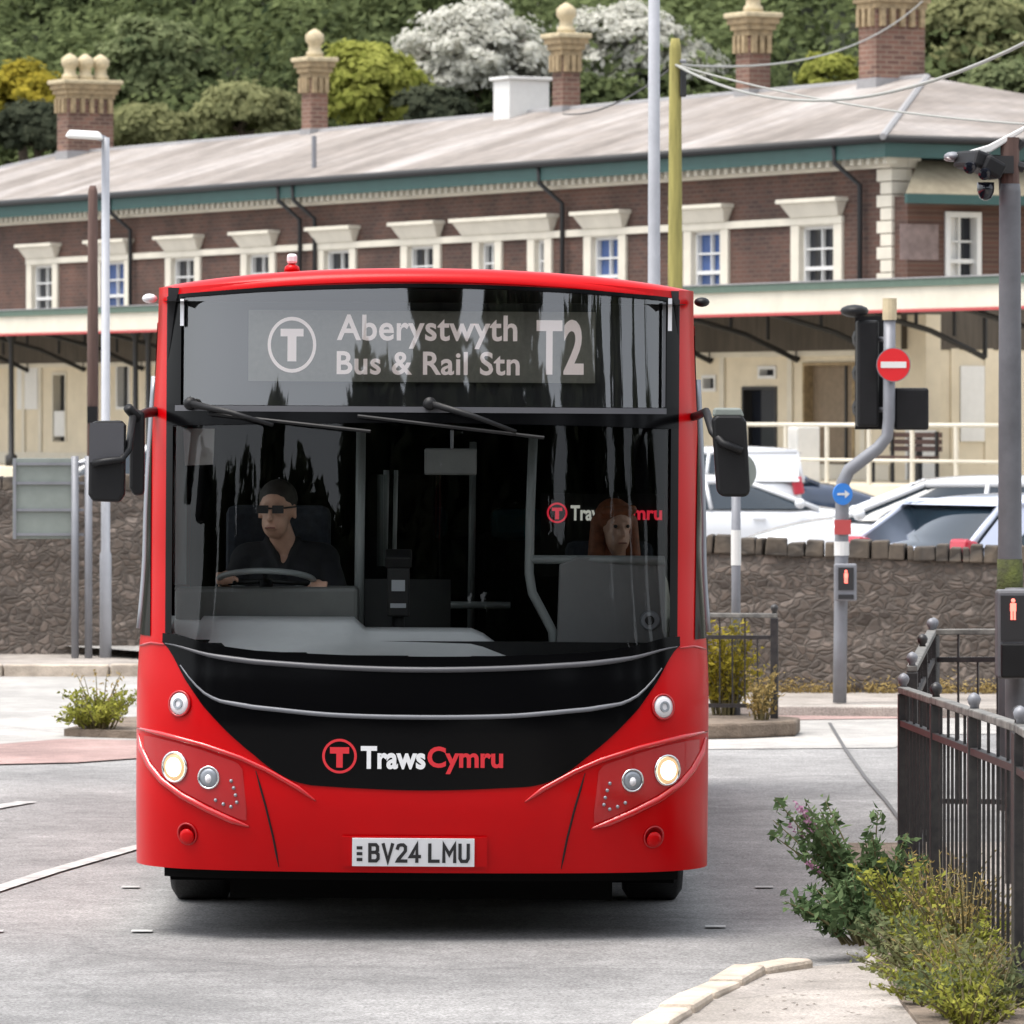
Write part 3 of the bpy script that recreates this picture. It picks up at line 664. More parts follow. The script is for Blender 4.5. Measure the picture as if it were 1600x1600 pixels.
MB().b2(WT + .183, WT + .189, ym + .02, y1 - .1, zb, zt - .1).build('blind', M['white'], w)
a, b = eo(1466, WT), eo(1406, WT)
MB().b2(WT - .012, WT - .002, a, b, ez_(1430, 406, WT), ez_(1430, 350, WT)).build('bricked_up_window', mat('pale_brick_infill', (.20, .15, .14), .9, var=.3, vscale=4), stn)
mb = MB(); x0 = WT - .5; mb.add([(x0, .35, WE + .02), (x0, -9, WE + .02), (-.01, -9, WE + .66), (-.01, -.55, WE + .66), (x0, .35, WE - .03), (x0, -9, WE - .03), (-.01, -9, WE + .61), (-.01, -.55, WE + .61)], [(0, 1, 2, 3), (7, 6, 5, 4), (0, 4, 5, 1), (1, 5, 6, 2), (2, 6, 7, 3), (3, 7, 4, 0)])
mb.build('wing_roof', mat('mossy_slate', (.26, .23, .16), .85, c2=(.15, .125, .085), vscale=2), stn)
MB().b2(x0 - .09, x0 - .005, -9, .38, WE - .16, WE + .01).build('wing_gutter', M['green'], stn)
# ground floor of the end wall: cream face and notice board
mb = MB(); mb.b2(WT - .03, WT - .002, -8.9, -.02, FL, 3.9); mb.b2(WT - .06, WT - .031, -8.9, -.02, FL, FL + .28)
for px in (1492, 1545): o = eo(px, WT - .05); mb.b2(WT - .06, WT - .031, o - .09, o + .09, FL + .28, 3.3)
mb.build('end_wall_paint', M['cream_wall'], stn)
a, b = eo(1538, WT - .05), eo(1500, WT - .05); MB().b2(WT - .07, WT - .032, a, b, ez_(1520, 690, WT), ez_(1520, 572, WT)).build('notice_board', M['white'], stn, bevel=.01)

# ------------------------------------------------------------------ things on the platform
pr = empty('platform_railing', BC, math.atan2(BU.y, BU.x), 'cream tubular railing along the platform edge in front of the station doors', 'railing')
mb = MB(); ry = CY + .75; ra, rb = bt(1565, ry), bt(1165, ry)
mb.tube([(ra, ry, FL + 1.02), (rb, ry, FL + 1.02)], .035, 8); mb.tube([(ra, ry, FL + .42), (rb, ry, FL + .42)], .028, 8); mb.build('rail', M['cream'], pr, smooth=True)
n = 6
for i in range(n + 1):
    x = ra + (rb - ra) * i / n; MB().cyl((x, ry, FL), (x, ry, FL + 1.0), .04, 8).build('post', M['cream'], pr)
bx = bt(1249, ry - .3); 
kb = empty('cabinet', BC, math.atan2(BU.y, BU.x), 'white upright equipment cabinet behind the cream platform railing', 'cabinet')
MB().b2(bx - .2, bx + .2, ry - .6, ry - .15, FL, FL + .98).build('body', M['white'], kb, bevel=.02)
MB().b2(bx - .19, bx + .19, ry - .149, ry - .135, FL + .08, FL + .92).build('cabinet_door', M['white'], kb)
a = -2.6; bench = empty('bench', BC, math.atan2(BU.y, BU.x), 'dark slatted bench on the platform under the white notice board', 'bench')
mb = MB()
for k in range(4): mb.b2(a - .8, a + .8, 1.3 + k * .11, 1.39 + k * .11, FL + .43, FL + .47)
mb.build('seat', M['wood_brown'], bench)
mb = MB()
for k in range(3): mb.b2(a - .8, a + .8, 1.22, 1.26, FL + .55 + k * .12, FL + .64 + k * .12)
mb.build('backrest', M['wood_brown'], bench)
for x in (a - .7, a + .7):
    mb = MB(); mb.b2(x - .03, x + .03, 1.24, 1.29, FL, FL + .9); mb.b2(x - .03, x + .03, 1.65, 1.70, FL, FL + .43); mb.b2(x - .03, x + .03, 1.29, 1.65, FL + .38, FL + .43); mb.build('leg', M['dark'], bench)

# ------------------------------------------------------------------ rubble walls
def rubble_wall(a, b, za, zb, th, label, seed):
    """a->b plan points of the face; top heights za, zb"""
    rr = random.Random(seed)
    a = Vector(a); b = Vector(b); L = (b - a).length; ang = math.atan2(b.y - a.y, b.x - a.x)
    w = empty('stone_wall', (a.x, a.y, 0), ang, label, 'wall')
    n = int(L / .5); mb = MB()
    vs = []; 
    for i in range(n + 1):
        x = L * i / n; top = za + (zb - za) * i / n
        for j in range(9):
            z = top * j / 8; o = rr.uniform(-.02, .02)
            vs.append((x, o, z))
    fs = [(i * 9 + j, (i + 1) * 9 + j, (i + 1) * 9 + j + 1, i * 9 + j + 1) for i in range(n) for j in range(8)]
    mb.add(vs, fs); mb.add([(0, th, 0), (L, th, 0), (L, th, zb), (0, th, za)], [(0, 1, 2, 3)]); mb.add([(0, 0, za), (L, 0, zb), (L, th, zb), (0, th, za)], [(0, 1, 2, 3)])
    mb.add([(0, 0, 0), (0, th, 0), (0, th, za), (0, 0, za)], [(0, 1, 2, 3)]); mb.add([(L, 0, 0), (L, th, 0), (L, th, zb), (L, 0, zb)], [(0, 1, 2, 3)])
    mb.build('masonry', M['rubble'], w)
    mb = MB(); x = 0
    while x < L:
        sw = rr.uniform(.05, .20); h = rr.uniform(.105, .15); top = za + (zb - za) * x / L
        mb.box((x + sw / 2, th / 2, top + h / 2 - .005), (sw - .004, th + rr.uniform(.02, .08), h), (0, rr.uniform(-.06, .06), rr.uniform(-.05, .05)), .9); x += sw
    mb.build('coping', M['coping'], w, bevel=.012)
    return w
rubble_wall((0.6, 45.7), (8.5, 45.0), 1.20, 0.94, .4, 'rubble retaining wall with upright coping stones below the parked white cars, right of the bus', 3)
rubble_wall((-14, 52.8), (-1.9, 52.6), 1.60, 1.56, .4, 'taller rubble stone wall behind the back of the grey road sign, left of the bus', 4)
# ------------------------------------------------------------------ the bus
BX, BY = (661 - 800) * 25.0 / F, 25.0
bus = empty('bus', (BX, BY, 0), 0, 'red single decker bus with black front panel driving towards the viewer on route T2', 'bus')
bus.rotation_euler = (0, R(0.38), 0)
BL = 10.6
def smooth(a, b, x):
    t = min(1, max(0, (x - a) / (b - a))); return t * t * (3 - 2 * t)
def hw(z):
    """half width of the body at height z"""
    z -= .1
    return 1.263 - 0.035 * smooth(0.95, 1.6, z) - 0.035 * smooth(1.6, 2.7, z)
def yf(x, z):
    """front face: set-back behind the foremost line"""
    z -= .1
    a = min(1.0, abs(x) / hw(z + .1))
    y = 0.14 * a * a + 0.42 * (1 - math.sqrt(max(0.0, 1 - a ** 7)))
    y += 0.24 * max(0, (z - 1.02) / 1.75) ** 1.25
    y += 0.03 * smooth(1.12, 0.98, z) * 0 - 0.03 * smooth(1.15, 0.8, z) + 0.05 * max(0, (0.55 - z) / .3) ** 1.5
    return y + 0.03
def nrm(x, z):
    e = .004; x = max(-hw(z) * .985, min(hw(z) * .985, x))
    dx = (yf(x + e, z) - yf(x - e, z)) / (2 * e); dz = (yf(x, z + e) - yf(x, z - e)) / (2 * e)
    return Vector((dx, -1, dz)).normalized()
def S(x, z, off=0.0):
    n = nrm(x, z); p = Vector((x, yf(x, z), z)); return p + n * off
def bp_xz(px, py):
    x = (px - 661) / 361.5; z = (1471 - py) / 361.5
    for _ in range(60):
        d = BY + yf(x, z)
        nx = (px - 800) * d / F - BX; nz = CAM_H - (py - 640) * d / F
        nx = max(-hw(nz) * .9995, min(hw(nz) * .9995, nx))
        x += (nx - x) * .45; z += (nz - z) * .45
    return x, z
def BP(px, py, off=0.0, mirror=False):
    x, z = bp_xz(px, py)
    return S(-x if mirror else x, z, off)
def lerp_curve(pts):
    xs = [p[0] for p in pts]; ys = [p[1] for p in pts]
    def f(x):
        if x <= xs[0]: return ys[0]
        for i in range(len(xs) - 1):
            if x <= xs[i + 1]:
                t = (x - xs[i]) / (xs[i + 1] - xs[i])
                # catmull-rom on y
                y0 = ys[max(i - 1, 0)]; y1 = ys[i]; y2 = ys[i + 1]; y3 = ys[min(i + 2, len(ys) - 1)]
                return y1 + .5 * t * ((y2 - y0) + t * (2 * y0 - 5 * y1 + 4 * y2 - y3 + t * (3 * (y1 - y2) + y3 - y0)))
        return ys[-1]
    return f
def mirror_c(pts):
    """left-half curve (px<661) to full symmetric curve"""
    return pts + [(1322 - p[0], p[1]) for p in reversed(pts) if p[0] < 661]
def strip(mb, top, bot, x0, x1, nx, ny, off):
    tf = top if callable(top) else (lambda x: top); bf = bot if callable(bot) else (lambda x: bot)
    return mb.grid(lambda u, v: BP(x0 + (x1 - x0) * u, tf(x0 + (x1 - x0) * u) * (1 - v) + bf(x0 + (x1 - x0) * u) * v, off), nx, ny)

roof_edge = lerp_curve(mirror_c([(232, 458), (262, 452), (400, 440), (530, 433), (661, 430)]))
mask_top = lerp_curve(mirror_c([(262, 466), (285, 461), (400, 452), (530, 446), (661, 443.5)]))
sill = lerp_curve(mirror_c([(255, 1004), (265, 1008), (330, 1024), (400, 1034), (530, 1042), (661, 1045)]))
glass_bot = lerp_curve(mirror_c([(270, 992), (330, 1008), (400, 1018), (530, 1024), (661, 1026)]))

# --- red body shell: sides, roof, lower front, pillars
shell = MB()
def a_of(s): return math.copysign(1 - (1 - abs(s)) ** 2.6, s)
def low_fn(u, v):
    a = a_of(2 * u - 1); px = 661 + max(-396, min(396, a * hw(1.2) * 361.5 * .985)); zt = bp_xz(px, sill(px) + 3)[1] if abs(a) < .90 else 1.29
    if abs(a) >= .80: zt = zt + (1.29 - zt) * smooth(.86, .90, abs(a))
    zb = .292 - .0 * a * a; z = zb + (zt - zb) * v
    return S(a * hw(z), z)
shell.grid(low_fn, 110, 26)
def pillar(mb, sgn, px_in, px_out, off, z0=1.29, z1=2.835, ny=30):
    def fn(u, v):
        z = z0 + (z1 - z0) * v
        py = 0
        xi = abs(bp_xz(px_in, 640 + (CAM_H - z) * F / (BY + .45))[0]); xo = hw(z) if px_out is None else abs(bp_xz(px_out, 640 + (CAM_H - z) * F / (BY + .5))[0])
        # space the columns along the curved corner
        t = 1 - (1 - u) ** 1.8 if px_out is None else u
        return S(sgn * (xi + (xo - xi) * t), z, off)
    mb.grid(fn, 10, ny)
pillar(shell, -1, 268, None, 0); pillar(shell, 1, 268, None, 0)
# roof: from the front edge backwards
def zroof(x): 
    a = abs(x) / hw(2.85); return 2.835 + 0.085 * (1 - a ** 2.2)
def roof_fn(u, v):
    x = a_of(2 * u - 1) * hw(2.835); zt = zroof(x)
    if v < .5:                      # front brow
        t = v / .5; z0 = zt - 0.062 if abs(x) < hw(2.8) * .95 else zt - .04
        ang = t * math.pi / 2
        return Vector((x, yf(x, 2.80) - .0 + .10 * (1 - math.cos(ang)), z0 + (zt - z0) * math.sin(ang)))
    t = (v - .5) / .5
    return Vector((x, yf(x, 2.80) + .10 + (BL - yf(x, 2.80) - .10) * t, zt))
shell.grid(roof_fn, 60, 24)
# strip between the brow and the glazing
strip(shell, lambda x: roof_edge(x) + 1, mask_top, 262, 1060, 50, 3, 0.0)
# sides
for sgn in (-1, 1):
    def side(u, v, sgn=sgn):
        z = 0.30 + (2.835 - .30) * v
        return Vector((sgn * hw(z), yf(hw(z), z) + (BL - yf(hw(z), z)) * u, z))
    z0_, z1_ = 1.34, 2.64
    def band(za, zb, ya, yb, sgn=sgn):
        shell.grid(lambda u, v: (lambda z: Vector((sgn * hw(z), max(yf(hw(z), z), ya) + (yb - max(yf(hw(z), z), ya)) * u, z)))(za + (zb - za) * v), 12, 8)
    band(.30, z0_, 0, BL); band(z1_, 2.835, 0, BL); band(z0_, z1_, 2.6, BL); band(z0_, z1_, 0, .80)
shell.grid(lambda u, v: Vector(((2 * u - 1) * hw(.30 + 2.58 * v), BL, .30 + 2.58 * v)), 6, 10)
body = shell.build('body', M['red'], bus, smooth=True)
# side glazing and skirt strips: black bands wrapping from the pillars along the sides, with a pale edge trim
for sgn in (-1, 1):
    mb = MB()
    mb.grid(lambda u, v: (lambda z: Vector((sgn * (hw(z) + .006), 2.55 + (BL - 3.0) * u, z)))(1.32 + 1.40 * v), 12, 12)
    mb.build('side_glazing', M['black_gloss'], bus, smooth=True)
    MB().grid(lambda u, v: (lambda z: Vector((sgn * (hw(z) + .004), .78 + 1.80 * u, z)))(1.32 + 1.36 * v), 6, 8).build('cab_window', M['side_glass'], bus, smooth=True)
    mb = MB(); pillar(mb, sgn, 238.5, None, 0.004, 1.30, 2.62, 24); mb.build('corner_glazing', M['black_gloss'], bus, smooth=True)
    mb = MB(); mb.tube([Vector((sgn * (hw(z) + .012), yf(hw(z), z) + .10, z)) for z in [1.32 + k * .08 for k in range(15)]], .016, 6); mb.build('edge_trim', M['silver'], bus, smooth=True)

# --- black mask around the glass
frame = MB()
disp_bot = 633; ws_top = lerp_curve(mirror_c([(268, 668), (400, 664), (661, 661)]))
strip(frame, mask_top, lambda x: mask_top(x) + 6, 262, 1060, 40, 1, .005)
strip(frame, lambda x: mask_top(x) + 6, disp_bot + 2, 262, 284, 2, 16, .005); strip(frame, lambda x: mask_top(x) + 6, disp_bot + 2, 1040, 1060, 2, 16, .005)
strip(frame, disp_bot + 2, ws_top, 262, 1060, 40, 3, .005)
strip(frame, ws_top, glass_bot, 262, 272, 2, 24, .005); strip(frame, ws_top, glass_bot, 1048, 1060, 2, 24, .005)
strip(frame, lambda x: glass_bot(x), lambda x: sill(x) + 2, 258, 1064, 50, 3, .005)
frame.build('front_frame', M['black_gloss'], bus, smooth=True)
apron_bot = lerp_curve(mirror_c([(258, 1006), (268, 1018), (292, 1062), (322, 1106), (360, 1146), (400, 1180), (432, 1205), (462, 1221), (490, 1228), (580, 1233), (661, 1235)]))
mb = MB(); strip(mb, lambda x: sill(x) - 1, lambda x: max(apron_bot(x), sill(x) + 1), 258, 1064, 90, 16, .006)
apron = mb.build('front_panel', M['black_gloss'], bus, smooth=True)
def ribbon(name, pts, w, m, off, parent, n=60, round_=True):
    """raised strip following photo points (symmetric curves are given in full)"""
    f = lerp_curve(pts); x0, x1 = pts[0][0], pts[-1][0]; mb = MB()
    P = [BP(x0 + (x1 - x0) * i / n, f(x0 + (x1 - x0) * i / n), off) for i in range(n + 1)]
    rs = [w * min(1, .25 + 6 * min(i, n - i) / n) for i in range(n + 1)]
    mb.tube(P, rs, 8); return mb.build(name, m, parent, smooth=True)
ribbon('sill_trim', mirror_c([(262, 1008), (330, 1026), (400, 1036), (530, 1044), (661, 1047)]), .013, M['grey_trim'], .004, bus)
ribbon('trim_strip', mirror_c([(286, 1042), (300, 1062), (320, 1083), (345, 1097), (400, 1107), (520, 1118), (661, 1121)]), .011, M['trim_mid'], .006, apron)
# --- windscreen and display glass
mb = MB(); strip(mb, lambda x: ws_top(x) - 2, lambda x: glass_bot(x) + 3, 268, 1054, 50, 24, -.004); mb.build('windscreen', M['screen_glass'], bus, smooth=True)
mb = MB(); strip(mb, lambda x: mask_top(x) + 4, disp_bot + 4, 282, 1042, 50, 12, -.004); mb.build('display_window', M['display_glass'], bus, smooth=True)
mb = MB(); strip(mb, 636, 645, 276, 1040, 40, 1, .008); mb.build('glazing_bar', M['grey_trim'], bus, smooth=True)
mb = MB()
strip(mb, 470, 512, 283.5, 289, 1, 4, .009); strip(mb, 464, 515, 1041, 1047, 1, 4, .009); mb.build('marker_strip', M['white_lens'], bus)
mb = MB(); strip(mb, 470, 634, 1033, 1038, 1, 8, .008); mb.build('window_edge', M['grey_trim'], bus)
# --- destination display behind its glass
def DP(px, py, back):
    """point on the flat display board"""
    d = BY + yf(0, 2.55) + back + .06
    return Vector(((px - 800) * d / F - BX, d - BY, CAM_H - (py - 640) * d / F))
DB = 0.20
mb = MB(); mb.extr([DP(262, 452, DB + .03), DP(1060, 452, DB + .03), DP(1060, 648, DB + .03), DP(262, 648, DB + .03)], (0, .03, 0))
dbox = mb.build('display_box', M['cab_dark'], bus)
mb = MB(); mb.extr([DP(388, 486, DB), DP(930, 486, DB), DP(930, 597, DB), DP(388, 597, DB)], (0, .025, 0)); board = mb.build('destination_display', M['display_panel'], bus)

def text_mesh(s, bold=0.0, shear=0.0, spacing=1.0):
    cu = bpy.data.curves.new('t', 'FONT'); cu.body = s; cu.size = 1; cu.offset = bold; cu.resolution_u = 4; cu.space_character = spacing; cu.fill_mode = 'FRONT'
    o = bpy.data.objects.new('t', cu); col.objects.link(o)
    dg = bpy.context.evaluated_depsgraph_get(); me = bpy.data.meshes.new_from_object(o.evaluated_get(dg))
    v = [tuple(x.co) for x in me.vertices]; f = [tuple(p.vertices) for p in me.polygons]
    bpy.data.objects.remove(o); bpy.data.curves.remove(cu); bpy.data.meshes.remove(me)
    x0 = min(p[0] for p in v); x1 = max(p[0] for p in v); y0 = min(p[1] for p in v); y1 = max(p[1] for p in v)
    return [((p[0] - x0) / (x1 - x0), (p[1] - y0) / (y1 - y0)) for p in v], f
def text_on(name, s, rect, fn, m, parent, bold=0.012, spacing=1.0):
    """letters fitted to the rectangle (px0,py0,px1,py1) of a surface fn(px,py)"""
    v, f = text_mesh(s, bold, spacing=spacing); x0, y0, x1, y1 = rect
    mb = MB(); mb.add([fn(x0 + (x1 - x0) * a, y1 + (y0 - y1) * b) for a, b in v], f)
    return mb.build(name, m, parent)
def ring_on(mb, c, r0, r1, fn, n=40, sy=1.0):
    vs = []
    for k in range(n):
        a = 2 * math.pi * k / n
        vs += [fn(c[0] + r0 * math.cos(a), c[1] + r0 * sy * math.sin(a)), fn(c[0] + r1 * math.cos(a), c[1] + r1 * sy * math.sin(a))]
    mb.add(vs, [(2 * k, 2 * k + 1, (2 * k + 3) % (2 * n), (2 * k + 2) % (2 * n)) for k in range(n)])
dfn = lambda px, py: DP(px, py, DB - .006)
text_on('lettering', 'Aberystwyth', (526, 492, 808, 545), dfn, M['led'], board, .02, 1.05)
text_on('lettering', 'Bus & Rail Stn', (526, 549, 812, 586), dfn, M['led'], board, .02, 1.05)
text_on('lettering', 'T2', (838, 498, 912, 584), dfn, M['led'], board, .03, 1.08)
mb = MB(); ring_on(mb, (456, 540), 33, 38, dfn, sy=1.15)
for x0, x1, y0, y1 in ((438, 474, 515, 527), (449, 463, 527, 566)): mb.add([dfn(x0, y0), dfn(x1, y0), dfn(x1, y1), dfn(x0, y1)], [(0, 1, 2, 3)])
mb.build('emblem', M['led'], board)
# --- front lettering and plate
ffn = lambda px, py: BP(px, py, .012)
text_on('lettering', 'Traws', (568, 1166, 669, 1202), ffn, M['white_ink'], apron, .035)
text_on('lettering', 'Cymru', (672, 1166, 790, 1209), ffn, M['red_ink'], apron, .03)
mb = MB(); ring_on(mb, (535, 1182), 23, 27, ffn)
for x0, x1, y0, y1 in ((520, 550, 1168, 1178), (530, 540, 1178, 1200)): mb.add([ffn(x0, y0), ffn(x1, y0), ffn(x1, y1), ffn(x0, y1)], [(0, 1, 2, 3)])
mb.build('emblem', M['red_ink'], apron)
mb = MB(); mb.grid(lambda u, v: BP(540 + 226 * u, 1306 + 46 * v, .012), 12, 2); mb.build('plate_holder', M['red'], bus, solid=.008)
pl = MB().grid(lambda u, v: BP(556 + 190 * u, 1308 + 43 * v, .022), 12, 2).build('number_plate', M['plate'], bus, solid=.006)
pfn = lambda px, py: BP(px, py, .0275)
# plate characters drawn as upright strokes of one width
GL = {'B': [[(0, 0), (0, 1), (.72, 1), (.92, .88), (.92, .64), (.72, .53), (0, .53)], [(.72, .53), (1, .40), (1, .14), (.76, 0), (0, 0)]], 'V': [[(0, 1), (.5, 0), (1, 1)]], '2': [[(0, .80), (.1, .95), (.35, 1), (.7, 1), (.95, .88), (.95, .64), (.75, .5), (.1, .1), (0, 0), (1, 0)]],
      '4': [[(.72, 0), (.72, 1), (0, .28), (1, .28)]], 'L': [[(0, 1), (0, 0), (1, 0)]], 'M': [[(0, 0), (0, 1), (.5, .42), (1, 1), (1, 0)]], 'U': [[(0, 1), (0, .18), (.2, 0), (.8, 0), (1, .18), (1, 1)]]}
def stroke_char(ch, x0, x1, y0, y1, hw_px):
    mb = MB()
    for pl_ in GL[ch]:
        P = [(x0 + hw_px + (x1 - x0 - 2 * hw_px) * a, y1 - hw_px - (y1 - y0 - 2 * hw_px) * b) for a, b in pl_]
        L_ = []; R_ = []
        for i, p in enumerate(P):
            a = Vector(P[max(i - 1, 0)]); b = Vector(P[min(i + 1, len(P) - 1)]); c = Vector(p)
            d1 = (c - a).normalized() if i else (b - c).normalized(); d2 = (b - c).normalized() if i < len(P) - 1 else d1
            n1 = Vector((-d1.y, d1.x)); n2 = Vector((-d2.y, d2.x)); m = (n1 + n2); m = m.normalized() if m.length > 1e-6 else n1
            k = hw_px / max(.35, m.dot(n1))
            e = (-d1 * hw_px if i == 0 else (d1 * hw_px if i == len(P) - 1 else Vector((0, 0))))
            L_.append(c + m * k + e); R_.append(c - m * k + e)
        mb.add([pfn(*q) for q in L_] + [pfn(*q) for q in R_], [(i, i + 1, len(P) + i + 1, len(P) + i) for i in range(len(P) - 1)])
    return mb
for ch, x0, x1 in (('B', 581, 599), ('V', 602, 621), ('2', 624, 642), ('4', 644, 663), ('L', 674, 692), ('M', 696, 718), ('U', 721, 739)):
    stroke_char(ch, x0, x1, 1315, 1345, 2.6).build('character', M['ink'], pl)
mb = MB()
for py in (1320, 1329, 1338): mb.add([pfn(563, py), pfn(572, py), pfn(572, py + 5), pfn(563, py + 5)], [(0, 1, 2, 3)])
mb.build('side_mark', M['ink'], pl)
# --- bumper creases, lamps, seams, both sides
M['red_dark'] = mat('red_lamp_surround', (0.40, 0.003, 0.006), 0.3, coat=0.4)
for mir in (False, True):
    q = lambda px, py, off=0.0: BP(px, py, off, mir)
    def crease(pts, r, name='crease', m=M['red_gloss']):
        P = []
        for i in range(len(pts) - 1):
            for k in range(8):
                t = k / 8; P.append(q(pts[i][0] + (pts[i + 1][0] - pts[i][0]) * t, pts[i][1] + (pts[i + 1][1] - pts[i][1]) * t, .002))
        P.append(q(*pts[-1], .002)); n = len(P)
        MB().tube(P, [r * min(1, .3 + 5 * min(i, n - 1 - i) / n) for i in range(n)], 8).build(name, m, bus, smooth=True)
    crease([(219, 1140), (260, 1150), (320, 1166), (380, 1186), (420, 1204), (470, 1232), (498, 1252)], .012)
    crease([(221, 1150), (226, 1172), (240, 1200), (258, 1222), (290, 1246), (330, 1267), (368, 1284), (394, 1293)], .016)
    # lamp cluster: a slightly darker inset lens
    top = lerp_curve([(228, 1152), (260, 1158), (320, 1174), (372, 1192), (384, 1206), (392, 1282)])
    bot = lerp_curve([(228, 1168), (240, 1192), (258, 1214), (290, 1238), (330, 1259), (372, 1278), (392, 1284)])
    cl = MB().grid(lambda u, v: q(230 + 160 * u, top(230 + 160 * u) * (1 - v) + max(bot(230 + 160 * u), top(230 + 160 * u) + 1) * v, .004), 24, 10).build('lamp_cluster', M['red_dark'], bus, smooth=True)
    def lamp(px, py, r, m, name, rim=True, dome=.012, parent=cl):
        c = q(px, py, .002); n = (q(px, py, .05) - q(px, py, 0)).normalized()
        o = MB().lathe(c, n, [(0, r * .98), (dome * .6, r * .95), (dome, r * .6), (dome * 1.15, .002)], 20).build(name, m, parent, smooth=True)
        if rim: MB()._lathe(c, n, [(-.004, r * 1.16), (.008, r * 1.16), (.009, r * 1.0), (-.004, r * 1.0)], 20).build('lamp_rim', M['chrome'] if m is not M['white_lens'] else M['red_dark'], o, smooth=True)
        return o
    h1 = lamp(278, 1201, .060, M['lamp_ring'], 'headlight')
    cq = q(278, 1201, .012); nq = (q(278, 1201, .05) - q(278, 1201, 0)).normalized(); MB().lathe(cq, nq, [(0, .043), (.006, .038), (.009, .002)], 20).build('bulb', M['lamp'], h1, smooth=True)
    h2 = lamp(331, 1217, .044, M['silver'], 'headlight', dome=.010)
    c = q(331, 1219, .004); MB().sphere(c, (.018, .02, .022), 10).build('bulb', M['white_lens'], h2, smooth=True)
    dr = lamp(285, 1102, .050, M['white_lens'], 'running_lamp', parent=bus)
    c = q(285, 1102, .012); n = (q(285, 1102, .05) - q(285, 1102, 0)).normalized()
    MB()._lathe(c, n, [(0, .024), (.008, .024), (.008, .015), (0, .015)], 16).build('lens_ring', M['silver'], dr)
    mb = MB()
    for px, py in ((366, 1222), (370, 1233), (373, 1244), (375, 1255), (366, 1262), (354, 1258), (342, 1252)): mb.sphere(q(px, py, .006), .008, 8)
    mb.build('led_row', M['silver'], cl, smooth=True)
    # round recess with its cover, panel seam
    c = q(298, 1305, .0005); n = (q(298, 1305, .05) - q(298, 1305, 0)).normalized()
    MB()._lathe(c, n, [(.001, .050), (.006, .050), (.006, .043), (.001, .043)], 20).build('recess', M['red_dark'], bus, smooth=True)
    MB().lathe(c - Vector((0, 0, .012)), n, [(.001, .036), (.010, .034), (.013, .015), (.0135, .002)], 18).build('recess_cover', M['red'], bus, smooth=True)
    crease([(404, 1206), (420, 1262), (432, 1310), (441, 1356)], .0045, 'seam', M['black'])
    crease([(222, 1011), (240, 1007), (262, 1010)], .005, 'seam', M['red_dark'])
# lower dark valance under the bumper
mb = MB(); mb.grid(lambda u, v: (lambda z, x: S(x, z, -.06))(.235 + .08 * v, a_of(2 * u - 1) * hw(.3) * .93), 30, 3); mb.build('valance', M['pitch'], bus, smooth=True)
MB().b2(-1.18, 1.18, 2.95, BL - .2, .30, .44).build('underframe', M['black'], bus)
# --- wheels
for x, y, wd in ((-1.06, 2.3, .28), (1.06, 2.3, .28), (-.98, 8.2, .5), (.98, 8.2, .5)):
    w = MB()._lathe((x - wd / 2, y, .457 + .0066 * x), (1, 0, 0), [(0, .30), (.0, .42), (.03, .465), (wd - .03, .465), (wd, .42), (wd, .30)], 32).build('wheel', M['rubber'], bus, smooth=True)
    s = 1 if x > 0 else -1
    MB().lathe((x + s * (wd / 2 - .06), y, .457 + .0066 * x), (s, 0, 0), [(0, .29), (.04, .29), (.045, .16), (.09, .12), (.1, .02)], 20).build('rim', M['grey_trim'], w)
# --- roof marker, side lamps
ml = MB().lathe((BP(452, 438).x, .55, 2.905), (0, 0, 1), [(0, .036), (.022, .032), (.036, .012)], 14).build('roof_marker', M['red'], bus, smooth=True)
MB().box((BP(452, 438).x, .55, 2.962), (.045, .045, .045)).build('camera_pod', M['white_lens'], ml, bevel=.012)
for sg in (-1, 1):
    MB().sphere((sg * 1.225, .66, 2.785), (.035, .05, .022), 10).build('side_lamp', M['white_lens'] if sg < 0 else M['black'], bus, smooth=True)
bus.location.x -= 6 / 361.5
MB().b2(-1.12, 1.12, .75, 1.75, .20, .36).b2(-.915, .915, 1.75, 2.95, .12, .40).b2(-.84, .84, .42, .749, .15, .36).b2(-1.18, 1.18, 2.9, 2.96, .07, .42).build('underbody_blocker', M['pitch'], bus)  # bus underside, boxes lowered to block sky light and deepen the shadow
# --- mirrors: local helper from photo pixels at a depth
def BPd(px, py, d): 
    p = at(px, py, d + 13.0); return Vector((p.x - BX, p.y - BY, p.z))
def mirror_head(outl, d, depth, name='mirror'):
    mb = MB(); mb.extr([BPd(px, py, d) for px, py in outl], (0, depth, 0)); return mb
dm = 11.95
m = mirror_head([(140, 668), (147, 661), (190, 660), (196, 668), (195, 776), (188, 788), (146, 787), (139, 776)], dm, .10).build('mirror', M['black'], bus, bevel=.018)
MB().tube([BPd(200, 640, 12.15), BPd(213, 655, 12.2), BPd(228, 648, 12.45), BPd(244, 646, 12.6)], .022, 8).build('mirror_arm', M['black'], m, smooth=True)
MB().tube([BPd(146, 728, dm - .012), BPd(168, 724, dm - .02), BPd(190, 722, dm - .02), BPd(202, 706, 12.0), BPd(208, 655, 12.15)], .016, 8).build('mirror_arm', M['black'], m, smooth=True)
MB().extr([BPd(141, 664, dm - .004), BPd(194, 664, dm - .004), BPd(194, 722, dm - .004), BPd(141, 726, dm - .004)], (0, .006, 0)).build('mirror_cap', M['grey_trim'], m)
MB().extr([BPd(203, 640, 12.2), BPd(226, 646, 12.2), BPd(226, 776, 12.2), BPd(210, 778, 12.2), BPd(203, 765, 12.2)], (0, .07, 0)).build('mirror', M['black'], bus, bevel=.015)
m = mirror_head([(1113, 652), (1120, 645), (1160, 645), (1167, 655), (1174, 765), (1168, 773), (1130, 773), (1122, 765)], dm, .11).build('mirror', M['black'], bus, bevel=.018)
